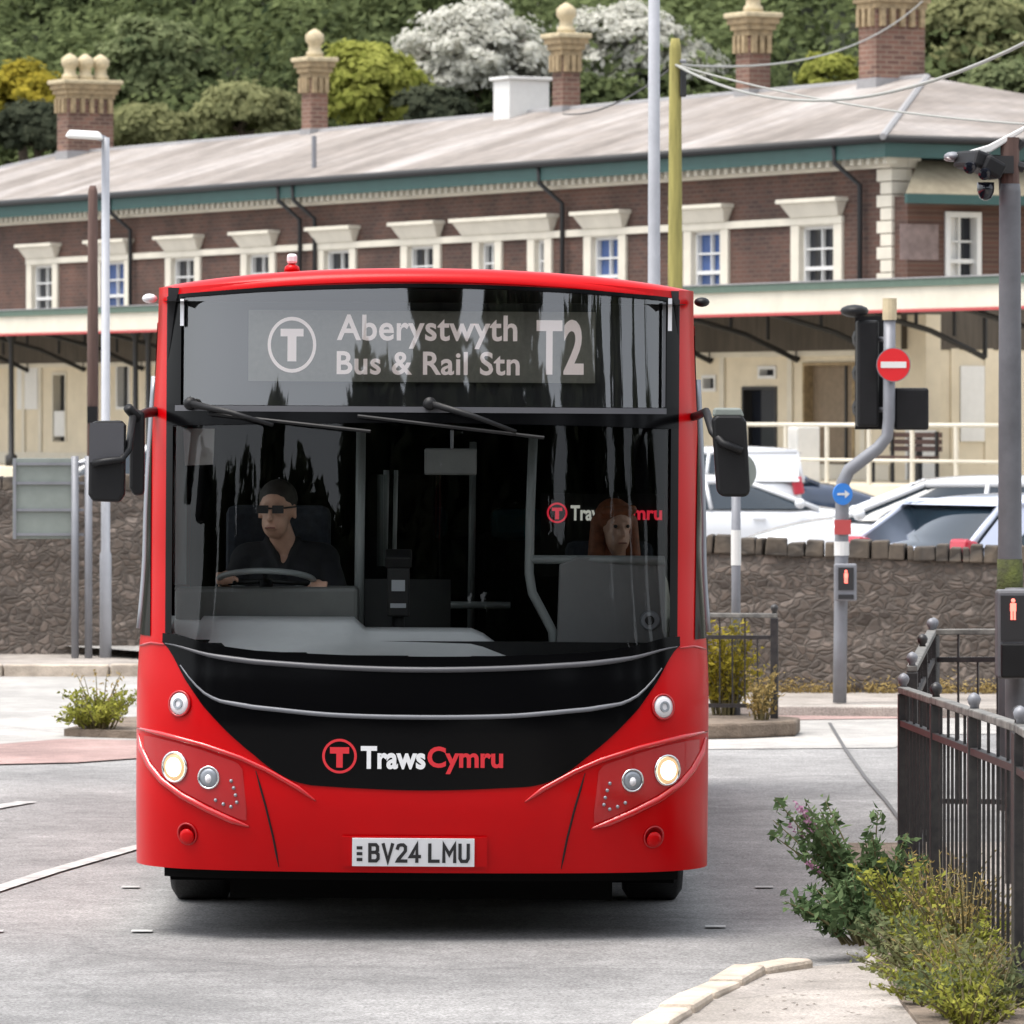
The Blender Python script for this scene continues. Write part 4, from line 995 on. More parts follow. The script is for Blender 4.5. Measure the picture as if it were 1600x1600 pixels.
MB().tube([BPd(1160, 702, dm - .012), BPd(1130, 690, dm - .02), BPd(1114, 672, 12.0), BPd(1104, 640, 12.15), BPd(1092, 646, 12.5), BPd(1078, 650, 12.6)], .018, 8).build('mirror_arm', M['black'], m, smooth=True)
MB().extr([BPd(1116, 634, dm + .01), BPd(1158, 634, dm + .01), BPd(1164, 648, dm + .01), BPd(1114, 648, dm + .01)], (0, .09, 0)).build('mirror_cap', M['sign_back'], m, bevel=.01)
# --- wipers
def wiper(piv, elbow, b0, b1):
    w = MB().tube([BP(*piv, .03), BP((piv[0] + elbow[0]) / 2, (piv[1] + elbow[1]) / 2 - 2, .05), BP(*elbow, .04)], [.016, .012, .009], 8).build('wiper', M['black'], bus, smooth=True)
    MB().tube([BP(b0[0] + (b1[0] - b0[0]) * k / 8, b0[1] + (b1[1] - b0[1]) * k / 8, .022) for k in range(9)], .008, 6).build('wiper_blade', M['black'], w)
    MB().sphere(BP(*piv, .02), .03, 10).build('wiper_hub', M['black'], w, smooth=True)
wiper((302, 634), (430, 668), (330, 650), (580, 676))
wiper((672, 632), (806, 676), (560, 652), (850, 684))

# --- interior
MB().b2(-1.17, 1.17, .5, BL - .2, .44, .47).build('cab_floor', M['cab_dark'], bus)
mb = MB()
for s_ in (-1, 1):
    for ya, yb, za, zb in ((.75, 2.6, .46, 1.34), (.75, 2.6, 2.62, 2.76), (2.6, BL - .15, .46, 2.76)):
        xa, xb = s_ * (1.16 - .013 * (za - .46)), s_ * (1.16 - .013 * (zb - .46)); mb.add([(xa, ya, za), (xb, ya, zb), (xb, yb, zb), (xa, yb, za)], [(0, 1, 2, 3)])
mb.add([(-1.15, .40, 2.77), (1.15, .40, 2.77), (1.15, BL - .15, 2.77), (-1.15, BL - .15, 2.77)], [(0, 1, 2, 3)]); mb.add([(-1.16, BL - .16, .46), (1.16, BL - .16, .46), (1.16, BL - .16, 2.77), (-1.16, BL - .16, 2.77)], [(0, 1, 2, 3)])
mb.build('inner_lining', M['cab_dark'], bus)
# dash: pale top rising from the sill, dark binnacle behind the wheel
def dash_fn(u, v):
    px = 262 + (812 - 262) * u; edge = smooth(812, 735, px)
    y0 = 1034 - 6 * (1 - edge) * 0; y1 = 966 + 40 * (1 - edge) + (16 if 560 < px else 0)
    d = 12.22 + .5 * v + .12 * abs(2 * u - 1) * (1 - v)
    return BPd(px, y0 * (1 - v) + y1 * v, d + (.18 if px < 330 else .03))
dash = MB().grid(dash_fn, 30, 6).build('dashboard', M['cab_pale'], bus, smooth=True, solid=.01)
MB().extr([BPd(276, 921, 12.86), BPd(562, 918, 12.86), BPd(562, 984, 12.86), BPd(276, 984, 12.86)], (0, .22, 0)).build('binnacle', M['cab_grey'], dash, bevel=.02)
MB().extr([BPd(268, 1002, 12.55), BPd(1050, 1002, 12.55), BPd(1050, 1075, 12.55), BPd(268, 1075, 12.55)], (0, .04, 0)).build('bulkhead', M['black'], dash)
mb = MB()
for x0, x1, y in ((300, 345, 1012), (395, 480, 1026), (555, 640, 1030), (740, 790, 1030)):
    mb.extr([BP(x0, y - 6, -.03), BP(x1, y - 6, -.03), BP(x1 + 12, y + 6, -.03), BP(x0 - 12, y + 6, -.03)], (0, .02, 0))
mb.build('demister_vent', M['black'], dash)
# steering wheel
WC = at(418, 909, 25.97); WC = Vector((WC.x - BX, WC.y - BY, WC.z))
WN = Vector((0, -0.30, 1)).normalized()     # nearly flat bus wheel, tipped towards the driver
WN = Vector((0, 0.24, 1)).normalized()
uu = Vector((1, 0, 0)); vv = WN.cross(uu)
wheel_pts = [WC + (uu * math.cos(a) + vv * math.sin(a)) * .215 for a in [2 * math.pi * k / 32 for k in range(33)]]
sw = MB().tube(wheel_pts, .014, 8, cap=False).build('steering_wheel', M['rail_grey'], bus, smooth=True)
mb = MB()
for a in (.3, 2.84, 4.71): mb.tube([WC, WC + (uu * math.cos(a) + vv * math.sin(a)) * .21], .012, 6)
mb.tube([WC, WC - WN * .35], .03, 8); mb.build('steering_column', M['black'], sw, smooth=True)
# driver's seat and cab screen
DS = at(436, 850, 26.55); sx = DS.x - BX
s = MB().box((sx, 1.62, 1.48), (.48, .12, .75)).box((sx, 1.36, 1.06), (.5, .5, .13)).box((sx, 1.36, .75), (.24, .3, .55)).build('driver_seat', M['seat'], bus, bevel=.04)
mb = MB(); mb.tube([BPd(565, 672, 13.1), BPd(563, 990, 13.1)], .022, 8); mb.tube([BPd(283, 668, 12.75), BPd(283, 915, 12.75)], .03, 8)
mb.tube([BPd(605, 735, 13.5), BPd(603, 885, 13.5)], .014, 6); mb.tube([BPd(620, 735, 13.5), BPd(618, 885, 13.5)], .010, 6); mb.build('grab_pole', M['rail_grey'], bus, smooth=True)
MB().extr([BPd(566, 742, 13.2), BPd(690, 742, 14.2), BPd(690, 990, 14.2), BPd(566, 990, 13.2)], (.01, 0, 0)).build('cab_screen', M['screen_glass'], bus)
MB().extr([BPd(566, 905, 13.15), BPd(700, 905, 14.2), BPd(700, 1005, 14.2), BPd(566, 1005, 13.15)], (.02, 0, 0)).build('cab_door', M['cab_dark'], bus)
MB().extr([BPd(287, 672, 12.72), BPd(336, 672, 12.72), BPd(334, 728, 12.72), BPd(290, 730, 12.72)], (0, .01, 0)).build('sun_blind', M['white'], bus)
mb = MB(); c = BPd(625, 925, 13.0); mb.box(c, (.10, .12, .22)); mb.box(c + Vector((0, -.04, .15)), (.12, .08, .06), (.5, 0, 0)); mb.tube([c, c - Vector((0, 0, .4))], .03, 8)
tm = mb.build('ticket_machine', M['black'], bus, bevel=.008); mb = MB(); mb.box(c + Vector((0, -.062, .03)), (.06, .006, .05)); mb.box(c + Vector((.0, -.062, -.06)), (.07, .006, .02)); mb.build('screen', M['silver'], tm)
MB().extr([BPd(664, 700, 12.75), BPd(746, 700, 12.75), BPd(746, 742, 12.75), BPd(664, 742, 12.75)], (0, .03, 0)).build('interior_mirror', M['cab_grey'], bus, bevel=.01)
MB().tube([BPd(707, 672, 12.70), BPd(707, 700, 12.74)], .008, 6).build('mirror_stalk', M['silver'], bus)
# right hand side: luggage panel, rails
pn = MB().extr([BPd(876, 880, 12.95), BPd(905, 868, 12.95), BPd(1042, 872, 12.95), BPd(1042, 1030, 12.95), BPd(872, 1030, 12.95)], (0, .05, 0)).build('modesty_panel', mat('modesty_grey', (.15, .153, .155), .5, var=.05), bus, bevel=.01)
MB()._lathe(BPd(1018, 967, 12.945), (0, -1, 0), [(0, .022), (.012, .022), (.012, .04), (0, .045)], 18).build('socket_ring', M['silver'], pn)
MB().lathe(BPd(1018, 967, 12.945), (0, -1, 0), [(0, .021), (.004, .021)], 16).build('socket', M['ink'], pn)
mb = MB(); mb.tube([BPd(834, 680, 13.0), BPd(830, 800, 13.0), BPd(829, 895, 13.0), BPd(834, 925, 13.0), BPd(850, 955, 13.0), BPd(866, 985, 13.0), BPd(870, 1030, 13.0)], .021, 8)
mb.tube([BPd(830, 873, 13.0), BPd(1040, 873, 12.93)], .020, 8); mb.build('grab_rail', M['rail_grey'], bus, smooth=True)
mb = MB(); mb.tube([BPd(740, 690, 15), BPd(738, 1010, 15)], .018, 6); mb.tube([BPd(690, 945, 14.6), BPd(800, 945, 14.6)], .018, 6); mb.build('grab_rail', M['rail_grey'], bus, smooth=True)
# rear bulkhead sign behind the front seats
sgn_ = MB().extr([BPd(846, 770, 15.6), BPd(1046, 770, 15.6), BPd(1046, 900, 15.6), BPd(846, 900, 15.6)], (0, .03, 0)).build('bulkhead_sign', M['cab_dark'], bus)
sfn = lambda px, py: BPd(px, py, 15.59)
M['white_dim'] = mat('sign_lettering_white', (.8, .8, .74), .5); 
text_on('lettering', 'Traws', (893, 788, 952, 812), sfn, glow('emissive_sign_white', (.8, .8, .72), .16), sgn_, .03)  # sign lettering carries a faint emission, in white and in red
M['red_dim'] = glow('emissive_sign_red', (.8, .03, .06), .22)
text_on('lettering', 'Cymru', (956, 788, 1036, 817), sfn, M['red_dim'], sgn_, .03)
mb = MB(); ring_on(mb, (872, 800), 13, 16, sfn)
for x0, x1, y0, y1 in ((864, 880, 792, 797), (869, 875, 797, 810)): mb.add([sfn(x0, y0), sfn(x1, y0), sfn(x1, y1), sfn(x0, y1)], [(0, 1, 2, 3)])
mb.build('emblem', M['red_dim'], sgn_)
for i, (px, d, hd) in enumerate(((655, 16.6, 1), (700, 16.6, 0), (814, 16.2, 1), (955, 14.35, 0), (655, 18.5, 0), (900, 18.0, 0), (990, 18.0, 0))):
    x = at(px, 700, d + 13).x - BX; y = d - 12.0
    st = MB().box((x, y + .2, 1.32), (.42, .10, .72), (-.1, 0, 0)).box((x, y - .05, .96), (.42, .44, .12)).box((x, y, .7), (.3, .3, .46)).build('passenger_seat', M['seat'], bus, bevel=.04)
    if hd: MB().box((x, y + .17, 1.72), (.3, .09, .16), (-.1, 0, 0)).build('headrest', M['seat_teal'], st, bevel=.035)
# ------------------------------------------------------------------ people (one continuous body each, voxel-joined)
class Blob(MB):
    def cap(s, p0, r0, p1, r1, n=12):
        p0, p1 = Vector(p0), Vector(p1); t = (p1 - p0).normalized(); pts = []; rs = []
        for k in range(5):
            a = math.pi / 2 * (1 - k / 4); pts.append(p0 - t * r0 * math.sin(a)); rs.append(max(r0 * math.cos(a), r0 * .04))
        for k in range(1, 5):
            f = k / 5; pts.append(p0.lerp(p1, f)); rs.append(r0 + (r1 - r0) * f)
        for k in range(5):
            a = math.pi / 2 * k / 4; pts.append(p1 + t * r1 * math.sin(a)); rs.append(max(r1 * math.cos(a), r1 * .04))
        return s.tube(pts, rs, n)
    def done(s, name, m, parent, vox, it=3):
        o = s.build(name, m, parent, smooth=True)
        md = o.modifiers.new('remesh', 'REMESH'); md.mode = 'VOXEL'; md.voxel_size = vox; md.use_smooth_shade = True
        sm = o.modifiers.new('smooth', 'SMOOTH'); sm.factor = .5; sm.iterations = it
        return o
def head(b, c, yaw, s=1.0):
    """head with jaw, nose, ears at c, facing -Y turned by yaw"""
    rot = Matrix.Rotation(yaw, 3, 'Z')
    def w(x, y, z): return c + rot @ Vector((x, y, z)) * s
    b.sphere(w(0, .012, .03), (.076 * s, .094 * s, .092 * s), 16, (0, 0, yaw))
    b.sphere(w(0, -.028, -.045), (.058 * s, .062 * s, .072 * s), 14, (0, 0, yaw))
    b.cap(w(0, -.088, .012), .010 * s, w(0, -.106, -.028), .016 * s, 8)
    b.cap(w(-.02, -.088, -.066), .010 * s, w(.02, -.088, -.066), .010 * s, 8)
    b.cap(w(-.032, -.078, .022), .012 * s, w(-.012, -.084, .024), .012 * s, 8); b.cap(w(.032, -.078, .022), .012 * s, w(.012, -.084, .024), .012 * s, 8)
    for sx in (-1, 1): b.cap(w(sx * .076, .01, .02), .012 * s, w(sx * .078, .014, -.025), .009 * s, 8)
    return w
# driver
M['lip'] = mat('lips', (.30, .12, .10), .5)
drv = empty('person', (-1.035, 26.4, 1.17), 0, 'bus driver in a black open neck shirt and dark glasses holding the steering wheel', 'person')
O = Vector((-1.09, 13.4, 1.05))
L = lambda *p: Vector(p) - O
b = Blob(); hc = L(-1.125, 13.30, 1.715)
w = head(b, hc, R(-14), 1.06)
b.cap(hc + Vector((.01, .03, -.07)), .056, L(-1.09, 13.38, 1.55), .062)
b.cap(L(-1.25, 13.41, 1.485), .064, L(-.93, 13.41, 1.485), .064); b.cap(L(-1.09, 13.385, 1.43), .100, L(-1.09, 13.42, 1.08), .12); b.cap(L(-1.09, 13.40, 1.02), .13, L(-1.09, 13.30, .98), .13)
hr = Vector((-1.345, 12.97, 1.415)); hl = Vector((-.92, 12.97, 1.375))
for sx, sh, el, hd in ((-1, (-1.27, 13.40, 1.485), (-1.40, 13.22, 1.22), hr), (1, (-.91, 13.40, 1.485), (-.80, 13.2, 1.20), hl)):
    b.cap(L(*sh), .048, L(*el), .038); b.cap(L(*el), .038, L(hd.x, hd.y + .07, hd.z - .012), .028)
    b.cap(L(hd.x, hd.y + .06, hd.z), .026, L(hd.x + .008 * -sx, hd.y + .0, hd.z + .014), .030)
    for k in range(4):          # fingers closing over the rim, unequal lengths
        ox = (k - 1.5) * .021; ln = (.036, .042, .040, .032)[k]
        p0 = L(hd.x + ox, hd.y - .005, hd.z + .024); p1 = p0 + Vector((0, -.028, .004)); p2 = p1 + Vector((0, -ln * .5, -ln * .7)); p3 = p2 + Vector((0, .010, -.018))
        b.cap(p0, .0100, p1, .0098, 8); b.cap(p1, .0098, p2, .0090, 8); b.cap(p2, .0088, p3, .0078, 8)
    t0 = L(hd.x - sx * .034, hd.y + .015, hd.z + .005); t1 = t0 + Vector((-sx * .018, -.025, .0)); b.cap(t0, .0125, t1, .011, 8); b.cap(t1, .011, t1 + Vector((-sx * .008, -.022, -.008)), .0095, 8)
for sx in (-1, 1):
    b.cap(L(-1.09 + sx * .10, 13.36, .98), .085, L(-1.09 + sx * .15, 12.98, .98), .062); b.cap(L(-1.09 + sx * .15, 12.98, .98), .06, L(-1.09 + sx * .15, 12.90, .50), .042); b.cap(L(-1.09 + sx * .15, 12.92, .43), .04, L(-1.09 + sx * .15, 12.78, .42), .035)
body_d = b.done('body', M['skin'], drv, .0085, 2)
b = Blob()
b.cap(L(-1.255, 13.405, 1.49), .088, L(-1.13, 13.405, 1.515), .075); b.cap(L(-.925, 13.405, 1.49), .088, L(-1.05, 13.405, 1.515), .075)
b.cap(L(-1.16, 13.385, 1.42), .118, L(-1.12, 13.42, 1.08), .16); b.cap(L(-1.02, 13.385, 1.42), .118, L(-1.06, 13.42, 1.08), .16)
b.cap(L(-1.09, 13.37, 1.30), .15, L(-1.09, 13.40, 1.05), .165)
b.cap(L(-1.27, 13.40, 1.485), .068, L(-1.40, 13.22, 1.22), .055); b.cap(L(-1.40, 13.22, 1.22), .055, L(-1.362, 13.08, 1.32), .044)
b.cap(L(-.91, 13.40, 1.485), .068, L(-.80, 13.2, 1.20), .055); b.cap(L(-.80, 13.2, 1.20), .055, L(-.88, 13.06, 1.30), .044)
b.cap(L(-1.17, 13.36, 1.59), .018, L(-1.10, 13.255, 1.43), .016); b.cap(L(-1.03, 13.36, 1.59), .018, L(-1.09, 13.255, 1.43), .016)
b.done('shirt', M['black_cloth'], drv, .010)
b = Blob(); b.sphere(w(0, .026, .054), (.090, .104, .094), 16, (0, 0, R(-14))); b.done('hair', M['hair_grey'], drv, .010)
g = MB(); 
for sx in (-1, 1):
    g.box(w(sx * .034, -.098, .012), (.052, .008, .036), (0, 0, R(-14))); g.tube([w(sx * .06, -.092, .018), w(sx * .084, .0, .022)], .004, 6)
g.tube([w(-.01, -.102, .016), w(.01, -.102, .016)], .004, 6); g.build('glasses', M['ink'], drv)
mb = MB(); mb.tube([w(-.022, -.098, -.067), w(0, -.103, -.066), w(.022, -.098, -.067)], .0035, 6); mb.build('mouth', M['lip'], drv)
# front passenger
O2 = Vector((.50, 14.35, 1.0)); psg = empty('person', (.50, 27.35, 1.10), 0, 'auburn haired passenger in a grey coat sitting behind the grey panel of the bus', 'person')
L2 = lambda *p: Vector(p) - O2
b = Blob(); hc = L2(.485, 14.08, 1.645); w2 = head(b, hc, R(18), 1.02)
b.cap(hc + Vector((0, .03, -.07)), .05, L2(.50, 14.16, 1.44), .055); b.cap(L2(.36, 14.2, 1.38), .065, L2(.64, 14.2, 1.38), .065); b.cap(L2(.5, 14.2, 1.34), .12, L2(.5, 14.25, 1.0), .14)
for sx in (-1, 1):
    b.cap(L2(.5 + sx * .17, 14.2, 1.38), .05, L2(.5 + sx * .21, 14.08, 1.14), .042); b.cap(L2(.5 + sx * .21, 14.08, 1.14), .04, L2(.5 + sx * .07, 13.86, 1.08), .028)
    for k in range(4): p0 = L2(.5 + sx * (.05 - k * .018), 13.84, 1.085 - k * .004); b.cap(p0, .0095, p0 + Vector((-sx * .02, -.035, -.004)), .009, 8); b.cap(p0 + Vector((-sx * .02, -.035, -.004)), .009, p0 + Vector((-sx * .03, -.05, -.03)), .008, 8)
    b.cap(L2(.5 + sx * .075, 13.85, 1.09), .012, L2(.5 + sx * .045, 13.81, 1.11), .010, 8)
    b.cap(L2(.5 + sx * .09, 14.25, .99), .085, L2(.5 + sx * .10, 13.84, .96), .062); b.cap(L2(.5 + sx * .10, 13.84, .96), .06, L2(.5 + sx * .10, 13.80, .48), .042); b.cap(L2(.5 + sx * .10, 13.82, .42), .04, L2(.5 + sx * .10, 13.68, .41), .034)
b.done('body', M['skin'], psg, .010)
b = Blob(); b.cap(L2(.35, 14.2, 1.375), .078, L2(.65, 14.2, 1.375), .078); b.cap(L2(.5, 14.2, 1.34), .135, L2(.5, 14.24, 1.0), .155); b.cap(L2(.43, 14.12, 1.45), .03, L2(.49, 14.06, 1.33), .03); b.cap(L2(.57, 14.12, 1.45), .03, L2(.51, 14.06, 1.33), .03)
for sx in (-1, 1): b.cap(L2(.5 + sx * .17, 14.2, 1.38), .066, L2(.5 + sx * .21, 14.08, 1.14), .055); b.cap(L2(.5 + sx * .21, 14.08, 1.14), .055, L2(.5 + sx * .09, 13.90, 1.09), .042)
b.done('coat', M['coat_cloth'], psg, .011)
b = Blob(); b.sphere(w2(0, .03, .05), (.092, .105, .092), 16); b.cap(w2(-.08, .02, .03), .035, w2(-.09, .02, -.14), .04); b.cap(w2(.08, .02, .03), .035, w2(.09, .02, -.14), .04); b.cap(w2(0, .07, .0), .07, w2(0, .06, -.14), .06)
b.cap(w2(-.07, -.05, .075), .025, w2(.06, -.06, .085), .025); b.done('hair', M['hair_red'], psg, .010)
mb = MB()
for sx in (-1, 1): mb.sphere(w2(sx * .030, -.085, .010), .009, 8)
mb.build('eyes', M['ink'], psg)
MB().tube([w2(-.02, -.098, -.067), w2(0, -.102, -.066), w2(.02, -.098, -.067)], .0035, 6).build('mouth', M['lip'], psg)

# ------------------------------------------------------------------ cars
def car(pos, heading, label, paint, kind='hatch', Ln=4.25, W=1.78, H=1.48, name='parked_car', cat='car', group='cars parked on the station forecourt'):
    """local +x is forward; heading is the direction angle"""
    c = empty(name, (pos[0], pos[1], .15), heading, label, cat, group)
    hl = Ln / 2; hw_ = W / 2; belt = 1.03 * H / 1.48
    if kind == 'saloon': cab = (-hl + .55, -hl + 1.25, hl - 2.05, hl - 1.15); rear_h = belt + .06
    elif kind == 'van': cab = (-hl + .03, -hl + .10, hl - 1.55, hl - .75); rear_h = belt + .05
    else: cab = (-hl + .10, -hl + .62, hl - 2.10, hl - 1.15); rear_h = belt + .05
    zb = .20
    # lower body: lofted stations from tail to nose
    st = [(-hl, .42, .80, .78), (-hl + .06, .24, rear_h - .08, .90), (-hl + .35, zb, rear_h, .97), (cab[0] + .5, zb, belt + .02, 1.0), (0, zb, belt, 1.0), (cab[3] - .2, zb, belt, 1.0), (cab[3] + .15, zb, belt - .02, .98), (hl - .55, zb, belt - .12, .94), (hl - .18, .22, belt - .24, .84), (hl - .03, .26, belt - .34, .70), (hl, .34, belt - .42, .62)]
    mb = MB(); sec = []
    for x, z0, z1, k in st:
        w_ = hw_ * k; zm = z0 + (z1 - z0) * .62
        pts = [(-w_ * .90, z0), (-w_ * .985, z0 + .12), (-w_, zm), (-w_ * .955, z1 - .05), (-w_ * .84, z1), (0, z1 + .035), (w_ * .84, z1), (w_ * .955, z1 - .05), (w_, zm), (w_ * .985, z0 + .12), (w_ * .90, z0)]
        sec.append([(x, y, z) for y, z in pts])
    n = len(sec[0]); vs = [p for s_ in sec for p in s_]
    fs = [(i * n + k, i * n + (k + 1) % n, (i + 1) * n + (k + 1) % n, (i + 1) * n + k) for i in range(len(sec) - 1) for k in range(n)]
    fs += [tuple(range(n)), tuple((len(sec) - 1) * n + k for k in range(n))]
    mb.add(vs, fs); bd_ = mb.build('body', paint, c, smooth=True, sub=1)
    # greenhouse
    r0, r1, f1, f0 = cab; zr = H; wb = hw_ * .93; wr = hw_ * .74
    def gpt(x, sy, t): return Vector((x, sy * (wb + (wr - wb) * t), belt - .02 + (zr - .09 - belt + .02) * t))
    m = 8; mb = MB(); rings = []
    for t in [0, .25, .5, .75, 1]:
        xr = r0 + (r1 - r0) * t; xf = f0 + (f1 - f0) * t; rg = []
        for sy in (1, -1):
            xs = [xr + (xf - xr) * k / m for k in range(m + 1)]
            if sy < 0: xs = xs[::-1]
            for x in xs:
                e = min(1, (x - xr) / (xf - xr) / .12, (xf - x) / (xf - xr) / .12); 
                rg.append(gpt(x, sy * (.93 + .07 * max(0, e)), t))
        rings.append(rg)
    n = len(rings[0]); mb.add([p for rg in rings for p in rg], [(i * n + k, i * n + (k + 1) % n, (i + 1) * n + (k + 1) % n, (i + 1) * n + k) for i in range(4) for k in range(n)])
    mb.build('window_glass', M['car_glass'], c, smooth=True)
    def rf(u, v):
        xr, xf = r1 - .10, f1 + .10; x = xr + (xf - xr) * u; s_ = 2 * v - 1; e = math.sin(math.pi * min(1, max(0, u))) ** .35 if 0 < u < 1 else 0
        return Vector((x, s_ * wr * (.95 + .05 * e), zr - .10 + .10 * e * (1 - abs(s_) ** 3)))
    mb = MB().grid(rf, 14, 8)
    tp = [(r0, r1), (f0, f1)]
    for sy in (1, -1):
        for a, b_ in ((r0, r1), (f0, f1)):
            mb.tube([gpt(a, sy * .94, -.02), gpt((a + b_) / 2, sy * .95, .5), gpt(b_, sy * .96, 1)], [.035, .034, .032], 8)
        mid = (r0 + f0) / 2 + .05
        mb.tube([gpt(mid, sy * 1.0, 0), gpt(mid - .06, sy * 1.0, 1)], .028, 6)
        mb.tube([gpt(r1, sy * .98, 1), gpt(f1, sy * .98, 1)], .04, 8)
        if kind == 'van': mb.grid(lambda u, v: gpt(r0 + .05 + (mid - .2 - r0) * u, sy * 1.012, v), 2, 2)
        if kind == 'hatch': mb.grid(lambda u, v: gpt((r0 + (r1 - r0) * v) + .05 + .42 * u, sy * 1.008, v), 2, 3)
    mb.build('roof', paint, c, smooth=True)
    for x in (-hl + .80, hl - .82):
        for sy in (1, -1):
            y = sy * (hw_ - .11)
            w_ = MB()._lathe((x, y - .10, .31), (0, 1, 0), [(0, .2), (0, .29), (.02, .315), (.18, .315), (.20, .29), (.20, .2)], 24).build('wheel', M['rubber'], c, smooth=True)
            MB().lathe((x, y + sy * .07, .31), (0, sy, 0), [(0, .205), (.03, .20), (.035, .05), (.04, .01)], 14).build('rim', M['silver'], w_)
    for sy in (1, -1):
        MB().sphere((hl - .20, sy * hw_ * .70, belt - .33), (.20, .16, .085), 12, (0, .35, -sy * .5)).build('headlight', M['white_lens'], c, smooth=True)
        MB().box((-hl + .10, sy * hw_ * .80, belt - .08), (.16, .22, .26), (0, .2, 0)).build('tail_light', M['tail'], c, bevel=.03)
        mr = MB().sphere((f0 - .25, sy * (hw_ + .08), belt + .05), (.07, .10, .065), 10).build('wing_mirror', paint, c, smooth=True)
        for x in (.35, -.75): MB().box((x, sy * (hw_ - .005), belt - .14), (.16, .03, .03)).build('door_handle', paint, c, bevel=.006)
    MB().b2(-hl - .015, -hl + .05, -.26, .26, .55, .66).build('number_plate', M['plate'], c)
    MB().b2(hl - .06, hl + .01, -.4, .4, .36, .48).build('grille', M['black'], c, bevel=.02)
    MB().b2(-hl - .02, -hl + .2, -hw_ * .78, hw_ * .78, .28, .42).build('bumper', M['black'], c, bevel=.03)
    return c
car((4.40, 60.4), R(178), 'large white hatchback parked nose left behind the right hand stone wall', M['white_car'], 'hatch', 4.4, 1.82, 1.47)
cc = car((5.05, 51.2), R(36), 'silver blue hatchback seen from its rear corner, nearest to the stone wall coping', M['silver_car'], 'hatch', 4.2, 1.78, 1.42)
car((2.70, 72.9), R(2), 'white saloon parked side on beyond the white hatchback, beside the bus mirror', M['white_car'], 'saloon', 4.5, 1.8, 1.34)
car((2.45, 84.5), R(183), 'white van parked behind the white saloon, below the cream platform railing', M['white_car'], 'van', 3.5, 1.8, 1.62, 'parked_van', 'van')
car((3.9, 90.8), R(3), 'dark navy car half hidden behind the white van', M['dark_car'], 'hatch', 4.0, 1.75, 1.45)
car((-6.9, 99.0), R(181), 'small white car showing its windscreen above the left stone wall beside the grey sign back', M['white_car'], 'hatch', 4.1, 1.75, 1.55)

# ------------------------------------------------------------------ poles, signals, signs
# tall lamp column right of centre, behind the bus
p = at(1022, 640, 50.0); lc = empty('lamp_column', (p.x, 50.0, 0), 0, 'tall pale grey lamp column rising behind the right of the bus roof', 'lamp post')
MB().lathe((0, 0, 0), (0, 0, 1), [(0, .09), (1.2, .088), (1.25, .058), (4, .052), (9.0, .045)], 16).build('column', M['pole_white'], lc, smooth=True)
MB().tube([(0, 0, 8.9), (0, -.1, 9.2), (0, -.7, 9.4)], .04, 8).build('arm', M['pole_white'], lc); MB().sphere((0, -.95, 9.38), (.14, .32, .07), 12).build('lantern', M['galv'], lc, smooth=True)
# mossy timber pole
p = at(1055, 60, 55.2); tp = empty('utility_pole', (p.x, 55.2, 0), 0, 'yellow green mossy timber pole next to the tall pale column', 'pole')
MB().lathe((0, 0, 0), (0, 0, 1), [(0, .085), (3, .075), (p.z - .1, .058), (p.z, .04)], 12).build('shaft', M['wood_moss'], tp, smooth=True)
MB().box((.075, -.03, p.z - .42), (.06, .10, .28)).build('junction_box', M['dark'], tp, bevel=.01)
MB().tube([(-.02, 0, p.z - .22), (.1, -.04, p.z - .22)], .02, 6).build('bracket', M['galv'], tp)
PT = Vector((p.x, 55.2, p.z - .25))
# left lamp post with lantern and brown pole
p = at(165, 215, 51.9); lp = empty('lamp_post', (p.x, 51.9, 0), 0, 'thin pale lamp post with a flat white lantern, in front of the left stone wall', 'lamp post')
MB().lathe((0, 0, 0), (0, 0, 1), [(0, .055), (1.0, .054), (1.03, .042), (p.z, .036)], 12).build('column', M['pole_white'], lp, smooth=True)
ln = MB().tube([(0, 0, p.z - .02), (-.05, -.02, p.z + .0), (-.12, -.06, p.z + .02)], .03, 8).build('arm', M['galv'], lp)
MB().box((-.18, -.10, p.z + .02), (.34, .24, .07), (0, .06, 0), .8).build('lantern', M['white'], lp, bevel=.02)
p = at(145, 290, 56.2); wp = empty('utility_pole', (p.x, 56.2, .05), 0, 'dark brown timber pole beside the thin pale lamp post', 'pole')
MB().lathe((0, 0, 0), (0, 0, 1), [(0, .062), (3, .055), (p.z - .1, .046), (p.z - .05, .03)], 12).build('shaft', M['wood_brown'], wp, smooth=True)
MB().box((0, -.05, 2.2), (.10, .03, .16)).build('number_tag', M['black'], wp)
# sign back on two posts
p = at(70, 780, 51.8); sb = empty('road_sign', (p.x, 51.8, 0), 0, 'grey back of a large road sign on two posts by the left wall', 'sign')
x0, x1 = at(20, 0, 51.8).x - p.x, at(121, 0, 51.8).x - p.x; z0, z1 = at(0, 842, 51.8).z, at(0, 716, 51.8).z
MB().b2(x0, x1, -.01, .01, z0, z1).build('panel', M['sign_back'], sb, bevel=.004)
mb = MB()
for z in (z0 + .04, z0 + .26, z0 + .50, z1 - .05): mb.b2(x0, x1 + .06, -.035, -.011, z - .012, z + .012)
for x in (x0 + .02, x1 - .02): mb.b2(x - .012, x + .012, -.045, -.036, z0, z1)
mb.build('stiffener', M['galv'], sb)
for px in (118, 139): x = at(px, 0, 51.8).x - p.x; MB().cyl((x, -.06, 0), (x, -.06, z1 + .02), .034, 10).build('post', M['galv'], sb, smooth=True)

